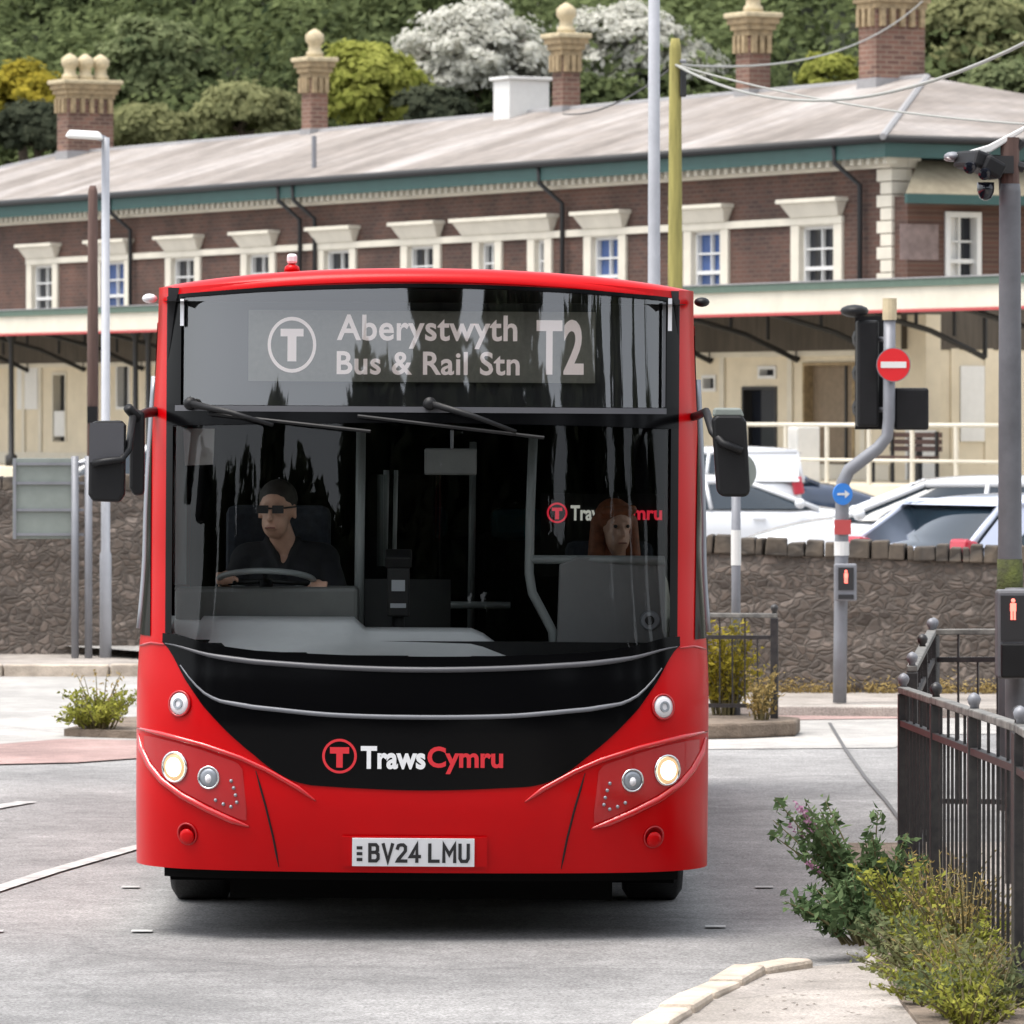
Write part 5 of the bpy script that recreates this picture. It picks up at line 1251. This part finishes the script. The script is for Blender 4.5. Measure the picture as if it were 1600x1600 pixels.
# traffic signal on a cranked pole
D = 43.75; base = at(1312, 1095, D)
ts = empty('traffic_signal', (base.x, D, 0), 0, 'cranked grey traffic signal pole with red no entry disc, seen from behind', 'traffic light')
TP = lambda px, py, dy=0.0: at(px, py, D + dy) - Vector((base.x, D, 0))
mb = MB(); mb.tube([TP(1312, 1098), TP(1313, 1000), TP(1316, 780), TP(1317, 755), TP(1326, 735), TP(1372, 700), TP(1386, 682), TP(1389, 655), TP(1390, 500)], [.052, .052, .052, .052, .05, .048, .046, .046, .045], 14)
mb.build('pole', M['galv'], ts, smooth=True)
MB().cyl(TP(1390, 500), TP(1390, 466), .055, 12).build('pole_cap', M['pot'], ts)
hd = MB().b2(*(TP(1340, 0).x, TP(1374, 0).x), .05, .30, TP(0, 667).z, TP(0, 500).z).build('signal_head', M['black'], ts, bevel=.02)
bb = MB().extr([TP(1336, 494, .28), TP(1381, 494, .28), TP(1381, 671, .28), TP(1336, 671, .28)], (0, .012, 0)).build('backing_board', M['black'], hd)
for k in range(3):
    z = TP(0, 528 + 55 * k).z; x = TP(1357, 0).x; MB()._lathe((x, .30, z), (0, 1, 0), [(0, .09), (.16, .10), (.16, .092), (0, .08)], 14).build('visor', M['black'], hd)
MB().sphere(TP(1335, 486, .1), (.11, .16, .05), 12).build('detector', M['black'], ts, smooth=True)
MB().b2(TP(1398, 0).x, TP(1452, 0).x, .04, .26, TP(0, 672).z, TP(0, 606).z).build('pedestrian_head', M['black'], ts, bevel=.02)
mb = MB(); mb.tube([TP(1374, 530, .15), TP(1390, 530, 0)], .02, 6); mb.tube([TP(1374, 640, .15), TP(1390, 640, 0)], .02, 6); mb.tube([TP(1390, 640, 0), TP(1400, 640, .12)], .02, 6); mb.build('clamp', M['galv'], ts)
c = TP(1396, 570, -.075); r = 25.5 * D / F
ne = MB().lathe(c, (0, -1, 0), [(0, r), (.012, r)], 36).build('no_entry_disc', M['sign_red'], ts)
MB().b2(c.x - r * .78, c.x + r * .78, c.y - .0155, c.y - .0125, c.z - r * .19, c.z + r * .19).build('white_bar', M['white'], ne)
MB()._lathe(c, (0, -1, 0), [(-.004, r * 1.05), (.010, r * 1.05), (.010, r), (-.004, r)], 36).build('sign_rim', M['galv'], ne)
c = TP(1316, 772, -.07); r = 17 * D / F
rot = Matrix.Rotation(R(38), 3, 'Z')
bs = MB().lathe(c, (.45, -1, 0), [(0, r), (.012, r)], 28).build('blue_disc', M['sign_blue'], ts)
nrm_ = Vector((.45, -1, 0)).normalized(); tng = Vector((1, .45, 0)).normalized()
mb = MB(); cc_ = c + nrm_ * .014
mb.extr([cc_ + tng * a + Vector((0, 0, z)) for a, z in ((-.05, -.008), (.015, -.008), (.015, -.03), (.055, .0), (.015, .03), (.015, .008), (-.05, .008))], nrm_ * .003); mb.build('arrow', M['white'], bs)
MB().b2(TP(1303, 0).x, TP(1329, 0).x, -.07, -.0525, TP(0, 835).z, TP(0, 812).z).build('sticker', M['redline'], ts)
MB().cyl(TP(1315, 868), TP(1315, 846), .058, 12).build('band', M['white'], ts)
pb = MB().b2(TP(1302, 0).x, TP(1337, 0).x, -.15, -.055, TP(0, 938).z, TP(0, 880).z).build('push_button_box', M['galv'], ts, bevel=.012)
MB().b2(TP(1308, 0).x, TP(1332, 0).x, -.158, -.151, TP(0, 921).z, TP(0, 886).z).build('face', M['ink'], pb)
def red_man(mb, c, h, y):
    mb.sphere(c + Vector((0, y, h * .40)), (h * .10, .003, h * .10), 8); mb.b2(c.x - h * .14, c.x + h * .14, c.y + y - .002, c.y + y + .002, c.z - h * .10, c.z + h * .28)
    mb.b2(c.x - h * .12, c.x - h * .02, c.y + y - .002, c.y + y + .002, c.z - h * .5, c.z - h * .101); mb.b2(c.x + h * .02, c.x + h * .12, c.y + y - .002, c.y + y + .002, c.z - h * .5, c.z - h * .101)
mb = MB(); red_man(mb, TP(1320, 900, 0), .10, -.162); mb.build('red_man', M['red_man'], pb)
MB().b2(TP(1308, 0).x, TP(1332, 0).x, -.158, -.151, TP(0, 935).z, TP(0, 928).z).build('label_plate', M['ink'], pb)
# sign post on the island
p = at(1150, 1085, 41.5); sp = empty('sign_post', (p.x, 41.5, .1), 0, 'white banded pale post on the island behind the bus right mirror', 'post')
zt = at(0, 690, 41.5).z - .1
MB().cyl((0, 0, 0), (0, 0, zt), .034, 12).build('shaft', M['galv'], sp, smooth=True); MB().cyl((0, 0, at(0, 905, 41.5).z), (0, 0, at(0, 850, 41.5).z), .037, 12).build('white_band', M['white'], sp)
MB().lathe((0, .05, zt - .22), (0, 1, 0), [(0, .15), (.012, .15)], 24).build('sign_disc', M['sign_back'], sp)

# big column on the right with cameras and lamp
D = 33.3; b0 = at(1578, 640, D); bc = empty('camera_column', (b0.x, D, 0), 0, 'thick weathered grey column carrying black cameras at the right edge', 'camera mast')
BPp = lambda px, py, dy=0.0: at(px, py, D + dy) - Vector((b0.x, D, 0))
MB().lathe((0, 0, 0), (0, 0, 1), [(0, .075), (1.1, .074), (1.6, .068), (3.55, .062), (3.6, .058)], 20).build('column', M['pole_dark'], bc, smooth=True)
MB().lathe((0, 0, 1.12), (0, 0, 1), [(0, .0755), (.15, .0775), (.32, .073)], 16).build('moss_patch', M['moss'], bc, smooth=True)
MB().cyl((0, 0, 3.6), (0, 0, BPp(0, 215).z), .055, 12).build('timber_top', M['wood_brown'], bc)
mb = MB(); mb.tube([BPp(1600, 262), BPp(1560, 250), BPp(1520, 250)], .03, 8); mb.tube([BPp(1568, 330), BPp(1566, 280), BPp(1555, 262)], .022, 8); mb.tube([BPp(1598, 222), BPp(1560, 260)], .025, 8); mb.box(BPp(1566, 258), (.12, .16, .10)); mb.build('bracket', M['dark'], bc)
for px, py, rr in ((1522, 252, (0, .3, .5)), (1545, 262, (0, .5, .2))):
    cm = MB().box(BPp(px, py, -.1), (.13, .24, .10), rr).build('camera', M['black'], bc, bevel=.02)
    MB().lathe(BPp(px - 5, py + 8, -.2), (-.3, -1, -.3), [(0, .035), (.04, .035), (.045, .02)], 12).build('lens', M['pane'], cm)
MB().lathe(BPp(1540, 285, -.05), (0, 0, -1), [(0, .05), (.05, .05), (.09, .035), (.105, .01)], 12).build('camera_dome', M['pane'], bc, smooth=True)
fl = MB().extr([BPp(1478, 246, -.05), BPp(1545, 226, -.05), BPp(1602, 196, -.05), BPp(1602, 204, -.05), BPp(1548, 238, -.05), BPp(1484, 250, -.05)], (0, .22, 0)).build('floodlight', M['white'], bc, bevel=.008)
MB().sphere(BPp(1488, 245, .02), (.05, .09, .03), 10).build('lamp_end', M['galv'], fl, smooth=True)
# near pedestrian indicator behind the railing
D = 27.1; b0 = at(1592, 640, D); pi = empty('pedestrian_indicator', (b0.x, D, .06), 0, 'black pedestrian crossing indicator showing a red man behind the near railing', 'crossing signal')
QP = lambda px, py, dy=0.0: at(px, py, D + dy) - Vector((b0.x, D, .06))
MB().cyl((0, .12, 0), (0, .12, QP(0, 920).z), .055, 14).build('post', M['pole_dark'], pi, smooth=True)
bx_ = MB().b2(QP(1556, 0).x, QP(1636, 0).x, -.06, .06, QP(0, 1060).z, QP(0, 921).z).build('box', M['pole_dark'], pi, bevel=.015)
MB().b2(QP(1562, 0).x, QP(1630, 0).x, -.068, -.061, QP(0, 1000).z, QP(0, 930).z).build('face', M['ink'], bx_)
MB().b2(QP(1562, 0).x, QP(1630, 0).x, -.085, -.061, QP(0, 1058).z, QP(0, 1004).z).build('button_panel', M['black'], bx_, bevel=.01)
mb = MB(); red_man(mb, QP(1581, 951, 0), .10, -.071); mb.build('red_man', M['red_man'], bx_)
# overhead cables
def cable(a, b, sag, r, label, m=M['dark']):
    a = Vector(a); b = Vector(b); P = []
    for i in range(21):
        t = i / 20; q_ = a.lerp(b, t); q_.z -= sag * 4 * t * (1 - t); P.append(q_)
    c = MB().tube([v - a for v in P], r, 6).build('overhead_cable', m, None, smooth=True); c.location = a
    return tag(c, label, 'cable', 'overhead cables at the mossy pole')
M['cable_grey'] = mat('grey_cable_sheath', (.30, .30, .28), .6)
cable(PT, at(1660, 36, 37.5), .42, .013, 'thick sagging cable running from the mossy pole across the big right chimney', M['cable_grey'])
cable(PT, at(1640, 196, 46), .10, .010, 'thin cable from the mossy pole sinking towards the camera column', M['cable_grey'])
cable(at(880, 178, 84), PT, .15, .010, 'short cable rising from the station roof to the mossy pole', M['dark'])
cable(PT, at(1480, -40, 125), .6, .012, 'faint high cable climbing from the mossy pole past the dark trees', M['cable_grey'])

# ------------------------------------------------------------------ railings
def railing(p0, p1, g0, g1, h, label, npanel, group=None, bars=11, mesh_gap=.155, base=0.06):
    """p0,p1 plan ends; g0,g1 ground level at the ends"""
    p0 = Vector(p0); p1 = Vector(p1); Lr = (p1 - p0).length; ang = math.atan2(p1.y - p0.y, p1.x - p0.x)
    r = empty('guard_railing', (p0.x, p0.y, 0), ang, label, 'railing', group)
    g = lambda x: g0 + (g1 - g0) * x / Lr
    for i in range(npanel):
        a = Lr * i / npanel + .03; b_ = Lr * (i + 1) / npanel - .03
        mb = MB()
        for hh in (.10, h - mesh_gap): mb.extr([(a, -.02, g(a) + hh - .014), (b_, -.02, g(b_) + hh - .014), (b_, -.02, g(b_) + hh + .014), (a, -.02, g(a) + hh + .014)], (0, .04, 0))
        n = bars
        for k in range(1, n):
            x = a + (b_ - a) * k / n; top = h - .01 if k % 2 else h - mesh_gap
            mb.b2(x - .005, x + .005, -.006, .006, g(x) + .1, g(x) + top)
        mb.build('infill_bars', M['iron'], r)
        mb = MB(); mb.extr([(a - .05, -.026, g(a) + h - .016), (b_ + .05, -.026, g(b_) + h - .016), (b_ + .05, -.026, g(b_) + h + .016), (a - .05, -.026, g(a) + h + .016)], (0, .052, 0)); mb.build('top_rail', M['iron_worn'], r, bevel=.006)
    for i in range(npanel + 1):
        x = Lr * i / npanel
        ps = MB().b2(x - .027, x + .027, -.027, .027, max(0, g(x)) - .02, g(x) + h - .017).build('post', M['iron'], r, bevel=.004)
        MB().lathe((x, 0, g(x) + h + .016), (0, 0, 1), [(0, .018), (.012, .016), (.02, .024), (.04, .029), (.056, .021), (.066, .004)], 12).build('finial', M['galv'] if i % 2 == 0 else M['iron'], ps, smooth=True)
    return r
railing((1.855, 27.4), (1.885, 21.5), -0.03, 0.12, 1.0, 'near black guard railing along the kerb with worn top rail, weeds at its foot', 3, 'black guard railings at the crossing', 9)
railing((1.885, 21.44), (1.90, 17.2), 0.12, 0.12, 1.0, 'black guard railing panel cut off by the right edge of the photo', 2, 'black guard railings at the crossing', 13)
railing((1.93, 27.9), (2.35, 32.4), 0.0, 0.0, 1.05, 'black guard railing running away behind the near one with ball finials', 2, 'black guard railings at the crossing', 10)
railing((2.37, 32.5), (4.6, 31.5), 0.0, 0.05, 1.05, 'black guard railing crossing behind the pedestrian indicator', 2, 'black guard railings at the crossing', 10)
ir = railing((1.0, 41.1), (1.86, 41.0), .10, .10, .74, 'short black guard railing on the island behind the bus, yellow weeds through it', 1, 'black guard railings at the crossing', 9)
# ------------------------------------------------------------------ plants
def leaf_mesh(name, C, N, size, asp=.55, fold=.25, jit=.35):
    """one mesh of rhombic leaves at centres C with outward normals N"""
    n = len(C); N = N + rng.normal(0, jit, (n, 3)); N /= np.linalg.norm(N, axis=1)[:, None] + 1e-9
    A = rng.normal(0, 1, (n, 3)); T = np.cross(N, A); T /= np.linalg.norm(T, axis=1)[:, None] + 1e-9
    B = np.cross(N, T); s = (size * rng.uniform(.65, 1.35, n))[:, None]
    V = np.stack([C + T * s, C + B * s * asp - N * s * fold, C - T * s, C - B * s * asp - N * s * fold], 1).reshape(-1, 3)
    me = bpy.data.meshes.new(name); me.vertices.add(4 * n); me.vertices.foreach_set('co', V.astype(np.float32).ravel())
    me.loops.add(4 * n); me.loops.foreach_set('vertex_index', np.arange(4 * n, dtype=np.int32)); me.polygons.add(n)
    me.polygons.foreach_set('loop_start', np.arange(0, 4 * n, 4, dtype=np.int32)); me.polygons.foreach_set('loop_total', np.full(n, 4, dtype=np.int32))
    me.update(calc_edges=True); return me
def crown_pts(R3, nclump, per, cl_r, hollow=.45, low=-.75):
    C = []; N = []
    R3 = np.array(R3); LD = rng.normal(0, 1, (5, 3)); LD /= np.linalg.norm(LD, axis=1)[:, None]; LA = rng.uniform(-.28, .34, 5)
    for _ in range(nclump):
        d = rng.normal(0, 1, 3); d /= np.linalg.norm(d)
        if d[2] < low: d[2] = -d[2]
        rad = rng.uniform(hollow, 1.0) ** .6; c = d * R3 * rad * .88 * (1 + float((LA * np.maximum(0, LD @ d) ** 2).sum()) * 1.3); r = cl_r * rng.uniform(.6, 1.35)
        p = rng.normal(0, 1, (per, 3)); p /= np.linalg.norm(p, axis=1)[:, None]; p[:, 2] = np.where(p[:, 2] < -.4, -p[:, 2], p[:, 2])
        q = c + p * r * np.array([1.2, 1.2, .8]) * rng.uniform(.25, 1.0, (per, 1)) ** .5 * rng.choice([1.0, 1.35], (per, 1), p=[.8, .2]); C.append(q); N.append(p * .8 + d * .5 + np.array([0, 0, .25]))
    return np.concatenate(C), np.concatenate(N)
def obj_from(name, me, m, parent=None, loc=None):
    o = bpy.data.objects.new(name, me); col.objects.link(o)
    if not me.materials: me.materials.append(m)
    o.parent = parent
    if loc is not None: o.location = loc
    return o
def tree(px, py, d, rx, rz, lm, label, clumps=70, per=80, size=.20, cl=.17, name='tree', hollow=.45, group='trees on the hillside'):
    """crown centre at photo pixel (px,py), depth d; radii in photo pixels"""
    d = d * K; c = at(px, py, d); k = d / F; RX = rx * k; RZ = rz * k; g = hz(c.x, d)
    t = empty(name, (c.x, d, g), 0, label, 'tree', group)
    H = c.z - g
    C, N = crown_pts((RX, RX * .85, RZ), clumps, per, max(RX, RZ) * cl * 1.3, hollow)
    obj_from('crown', leaf_mesh('crown', C + np.array([0, 0, H]), N, size), lm, t)
    mb = MB(); top = H + RZ * .35
    mb.tube([(0, 0, -.5), (RX * .04, 0, H * .35), (-RX * .03, .05, max(H * .7, H - RZ * .4)), (0, 0, top)], [.20 + RX * .03, .16 + RX * .02, .11, .03], 8)
    for q in range(7):
        a = q * 2.4; z0 = max(.3, H - RZ * .75 + q * RZ * .13); mb.tube([(0, 0, z0), (math.cos(a) * RX * .4, math.sin(a) * RX * .35, z0 + RZ * .3), (math.cos(a) * RX * .72, math.sin(a) * RX * .6, z0 + RZ * .5)], [.08, .05, .015], 6)
    mb.build('trunk', M['bark'], t, smooth=True)
    return t

def T(px, py, d, rx, rz, m, label, **k):
    a = dict(clumps=int(40 + rx * .75), per=85, size=.15 + (d - 88) * .002)
    a.update(k); return tree(px, py, d, rx, rz, M['leaf_' + m], label, **a)
T(35, 165, 92, 72, 66, 'yellow', 'yellow leaved tree left of the three pot chimney, lowest on the hill')
T(60, 205, 90, 80, 42, 'dark', 'dark bushy tree below the yellow tree, at the left end of the ridge')
T(25, 60, 106, 115, 95, 'green', 'mid green tree at the upper left corner of the photo')
T(255, 112, 96, 100, 86, 'green', 'rounded mid green tree between the three pot chimney and the second chimney')
T(130, 35, 114, 120, 85, 'green', 'large green tree high above the three pot chimney')
T(380, 178, 89, 90, 46, 'olive', 'low olive bushy tree just above the roof ridge left of the second chimney')
T(225, 205, 90, 80, 40, 'olive', 'low brownish bushy tree directly right of the three pot chimney')
T(290, 25, 118, 120, 85, 'olive', 'pale topped olive tree at the top left, higher than the rounded tree')
T(425, 80, 112, 95, 130, 'dark', 'dark conifer like tree behind the second chimney')
T(575, 140, 91, 86, 82, 'lime', 'bright yellow green tree right of the second chimney')
T(560, 40, 116, 120, 95, 'dark', 'dull dark tree at the top centre above the yellow green tree')
T(700, 20, 118, 110, 95, 'green', 'green tree at the top centre above the left silvery tree')
T(745, 100, 93, 135, 98, 'pale', 'silvery white leaved tree left of the third chimney', clumps=190, cl=.12, size=.13, hollow=.15, per=70)
T(985, 100, 94, 150, 105, 'pale', 'silvery white leaved tree behind the tall pale column', clumps=210, cl=.12, size=.13, hollow=.15, per=70)
T(868, 105, 97, 120, 92, 'pale', 'silvery white leaved tree directly behind the third chimney', clumps=170, cl=.12, size=.13, hollow=.15, per=70)
T(680, 185, 89, 60, 45, 'dark', 'small dark bushy tree under the silvery tree near the roof box')
T(1080, 30, 120, 120, 95, 'dark', 'very dark tree above the right silvery tree')
T(1260, 60, 112, 115, 125, 'dark', 'very dark tree between the fourth and fifth chimneys')
T(1300, 128, 90, 48, 32, 'lime', 'small yellow green bush above the ridge left of the fifth chimney', size=.13)
T(1530, 75, 96, 105, 80, 'olive', 'olive tree with sunlit top right of the fifth chimney')
T(1570, 165, 90, 95, 62, 'green', 'green tree above the hipped roof end at the right edge')
T(1430, 10, 118, 115, 95, 'dark', 'dark tree behind the top of the fifth chimney')
T(880, 5, 124, 125, 85, 'dark', 'dark tree behind the top of the third chimney')
T(1180, 0, 126, 120, 80, 'green', 'green tree at the top edge left of the very dark tree')
# undergrowth that covers the hill (nobody could count it)
C = []; N = []
for q_ in range(2500):
    y = rng.uniform(178, 250); x = rng.uniform(-.105, .105) * y * (1 if q_ < 1700 else 2.6); r = rng.uniform(.5, 1.1) if y < 195 else rng.uniform(1.2, 2.8); g = hz(x, y) - .1
    p = rng.normal(0, 1, (130, 3)); p /= np.linalg.norm(p, axis=1)[:, None]; p[:, 2] = abs(p[:, 2])
    C.append(np.array([x, y, g]) + p * r * np.array([1, 1, 1.3]) * rng.uniform(.6, 1.1, (130, 1))); N.append(p + np.array([0, 0, .2]))
tag(obj_from('undergrowth', leaf_mesh('undergrowth', np.concatenate(C), np.concatenate(N), .21), M['leaf_scrub']), 'dark green scrub covering the hillside between the trees', 'scrub', kind='stuff')
# wood on the far side of the road behind the photographer, seen in the bus glass
C = []; N = []
for x0, y0, hgt, r0 in ((0, -14, 21, 4.2), (6.2, -13, 22, 4), (15, -14, 21, 4), (21, -16, 20, 5), (29, -12, 20, 5), (38, -6, 18, 5.5), (-5, -15, 17, 3.8), (-10.5, -14, 15.4, 3.8), (-16, -15, 16.6, 4.2), (-22, -14, 15.6, 4.6), (-29, -12, 15.6, 5), (-37, -6, 15, 5.5), (10.5, -20, 15, 4.5), (-13, -20, 15.5, 5), (-2, -22, 15, 5), (46, 4, 16, 6)):
    for _ in range(64):
        d = rng.normal(0, 1, 3); d /= np.linalg.norm(d); c = np.array([x0, y0, hgt * .52]) + d * np.array([r0 * .75, r0 * .75, hgt * .40]) * rng.uniform(.3, 1) ** .5
        p = rng.normal(0, 1, (60, 3)); p /= np.linalg.norm(p, axis=1)[:, None]
        C.append(c + p * r0 * .36 * rng.uniform(.8, 1.05, (60, 1))); N.append(p)
tag(obj_from('roadside_wood', leaf_mesh('roadside_wood', np.concatenate(C), np.concatenate(N), .62), M['leaf_dark']), 'dark trees across the road mirrored in the bus glass', 'trees', kind='stuff')

# ---- foreground shrub and weeds
def plant(name, loc, stems, lm, label, leaf_s=.03, lean=(0, 0), h=(.4, .9), spread=.25, leaves=26, flowers=None, group=None, asp=.42, cat='plant', tipbias=.25, curve=.25, jit=.8):
    t = empty(name, loc, rng.uniform(0, 6), label, cat, group); t.rotation_euler = (0, 0, 0)
    C = []; N = []; FC = []; FN = []; mb = MB()
    for k in range(stems):
        a = rng.uniform(0, 2 * math.pi); hh = rng.uniform(*h); r0 = rng.uniform(0, spread * .4); out = rng.uniform(.2, 1) * spread
        b0 = np.array([math.cos(a) * r0, math.sin(a) * r0, 0]); tip = b0 + np.array([math.cos(a) * out + lean[0] * hh, math.sin(a) * out + lean[1] * hh, hh])
        mid = (b0 + tip) / 2 + np.array([-math.cos(a) * out * curve, -math.sin(a) * out * curve, hh * .08])
        P = [b0 * (1 - u) ** 2 + 2 * u * (1 - u) * mid + tip * u * u for u in np.linspace(0, 1, 6)]
        mb.tube([tuple(p) for p in P], [.006, .0055, .005, .004, .003, .0015], 5)
        u = rng.uniform(tipbias, 1.0, leaves)[:, None]; p = b0 * (1 - u) ** 2 + 2 * u * (1 - u) * mid + tip * u * u
        dr = rng.normal(0, 1, (leaves, 3)); dr[:, 2] *= .5; dr /= np.linalg.norm(dr, axis=1)[:, None]
        C.append(p + dr * leaf_s * rng.uniform(.5, 1.9, (leaves, 1))); N.append(np.cross(dr, rng.normal(0, 1, (leaves, 3))) + np.array([0, 0, .7]))
        if flowers and rng.uniform() < flowers[1]:
            q = rng.normal(0, 1, (26, 3)); L_ = np.linspace(-.02, .07, 26)[:, None]; FC.append((tip + (tip - mid) / np.linalg.norm(tip - mid) * L_ + q * .009, q))
    obj_from('leaves', leaf_mesh('leaves', np.concatenate(C), np.concatenate(N), leaf_s, asp, .2, jit), lm, t)
    mb.build('stems', M['twig'], t)
    for a_, b_ in FC: obj_from('flower_spike', leaf_mesh('flower_spike', a_, b_, .008, .8), flowers[0], t)
    return t
plant('shrub', (1.58, 25.0, .07), 38, M['leaf_budd'], 'grey green leafy shrub with pink flower spikes leaning from the railing foot over the road', .025, (-.34, -.12), (.20, .56), .27, 56, (M['petal'], .25), cat='shrub')
plant('shrub', (1.47, 24.2, .06), 18, M['leaf_budd'], 'low dark green shoots below the flowering shrub, at the edge of the pavement', .025, (-.30, -.1), (.12, .32), .24, 52, cat='shrub')
plant('tall_weed', (1.66, 23.8, .08), 26, M['leaf_weed'], 'thick olive weed clump between the flowering shrub and the near railing', .018, (-.1, 0), (.15, .38), .24, 26, group='weeds along the near railing')
plant('tall_weed', (1.72, 22.7, .08), 28, M['leaf_weed'], 'bright yellow green weed clump at the foot of the near railing', .016, (-.06, -.05), (.10, .32), .22, 30, group='weeds along the near railing')
plant('tall_weed', (1.74, 21.9, .08), 26, M['leaf_weed'], 'yellowish weed clump at the bottom right beside the railing post', .016, (-.05, 0), (.08, .28), .22, 30, group='weeds along the near railing')
plant('tall_weed', (1.66, 21.1, .08), 24, M['leaf_green'], 'low green weed clump cut by the bottom edge of the photo', .018, (0, 0), (.08, .24), .24, 40, group='weeds along the near railing')
plant('dry_grass', (1.80, 22.9, .08), 60, M['straw'], 'dry straw coloured stalks against the bars of the near railing', .012, (0, 0), (.15, .42), .28, 16, group='weeds along the near railing', asp=.25)
plant('tall_weed', (1.62, 22.2, .08), 40, M['leaf_olive'], 'low olive weed clump spreading over the pavement edge in front of the yellow green weeds', .015, (-.1, 0), (.06, .22), .26, 40, group='weeds along the near railing')
plant('tall_weed', (1.60, 23.2, .08), 40, M['leaf_green'], 'low mid green weed clump between the shrub shoots and the bright weeds', .016, (-.1, 0), (.06, .24), .24, 40, group='weeds along the near railing')
plant('dry_grass', (1.70, 21.6, .08), 44, M['straw'], 'short dry stalks mixed into the yellowish weeds by the railing post', .012, (0, 0), (.08, .26), .24, 14, group='weeds along the near railing', asp=.25)
plant('dry_grass', (1.80, 24.2, .08), 50, M['straw'], 'brown dry stalks at the railing behind the thick olive weed clump', .012, (0, 0), (.15, .40), .22, 16, group='weeds along the near railing', asp=.25)
plant('tall_weed', (1.60, 21.5, .08), 26, M['leaf_weed'], 'low bright yellow green weeds at the pavement edge near the bottom of the photo', .014, (-.08, 0), (.06, .20), .24, 34, group='weeds along the near railing')
plant('tall_weed', (1.62, 20.6, .08), 26, M['leaf_weed'], 'yellow green weeds cut off by the bottom edge beside the dark green clump', .015, (-.04, 0), (.08, .24), .24, 34, group='weeds along the near railing')
plant('tall_weed', (1.76, 21.0, .08), 18, M['leaf_olive'], 'olive weeds growing through the last bars of the near railing', .015, (0, 0), (.10, .30), .20, 34, group='weeds along the near railing')
p = at(158, 1140, 41.0); plant('tall_weed', (p.x, 40.8, .05), 50, M['leaf_weed'], 'straggly weed clump on the road edge left of the bus', .024, (0, 0), (.08, .28), .30, 30, group='weeds round the bus')
plant('dry_grass', (p.x - .02, 41.0, .05), 9, M['straw'], 'few tall dry stalks rising from the weed clump left of the bus', .02, (0, 0), (.25, .42), .14, 14, group='weeds round the bus', asp=.3)
p = at(1135, 1080, 41.4); plant('tall_weed', (p.x, 41.5, .1), 60, M['leaf_yellow'], 'yellow flowering weeds behind the short island railing', .026, (0, 0), (.3, .72), .24, 34, group='weeds round the bus')
p = at(1190, 1085, 40.8); plant('dry_grass', (p.x, 40.8, .1), 30, M['straw'], 'dry orange brown stalks at the end of the short island railing', .02, (0, 0), (.15, .40), .12, 18, group='weeds round the bus', asp=.3)
# weedy line along the foot of the right wall
C = []; N = []
for _ in range(260):
    x = rng.uniform(1.5, 6.5); p0 = np.array([x, 45.62 - .0886 * (x - .6) - .06, .08]); n_ = 14
    q = rng.normal(0, 1, (n_, 3)); q[:, 2] = abs(q[:, 2]); C.append(p0 + q * np.array([.05, .03, .05])); N.append(q)
tag(obj_from('wall_foot_grass', leaf_mesh('wall_foot_grass', np.concatenate(C), np.concatenate(N), .018, .3), M['straw']), 'reddish dry grass along the foot of the right stone wall', 'grass', kind='stuff')
# leaf litter on the near pavement
C = np.stack([rng.uniform(.75, 1.5, 60), rng.uniform(20.2, 22.9, 60), np.full(60, .074)], 1)
C = C[C[:, 0] > .50 + (C[:, 1] - 20.2) * .2]
tag(obj_from('leaf_litter', leaf_mesh('leaf_litter', C, np.tile([0, 0, 1.0], (len(C), 1)), .012, .5, .1, .1), M['bark']), 'small dark dead leaves scattered on the pale pavement', 'litter', kind='stuff')

# ------------------------------------------------------------------ put each Empty at the base of its thing
def recentre(root):
    bpy.context.view_layer.update(); inv = root.matrix_world.inverted(); P = []
    def walk(o):
        if o.type == 'MESH':
            m = inv @ o.matrix_world; P.extend(m @ Vector(c) for c in o.bound_box)
        for ch in o.children: walk(ch)
    walk(root)
    if not P: return
    c = Vector(((min(p.x for p in P) + max(p.x for p in P)) / 2, (min(p.y for p in P) + max(p.y for p in P)) / 2, min(p.z for p in P)))
    root.location = root.matrix_world @ c
    for ch in root.children: ch.location = ch.location - c
for o in list(scene.objects):
    if o.type == 'EMPTY' and o.parent is None: recentre(o)
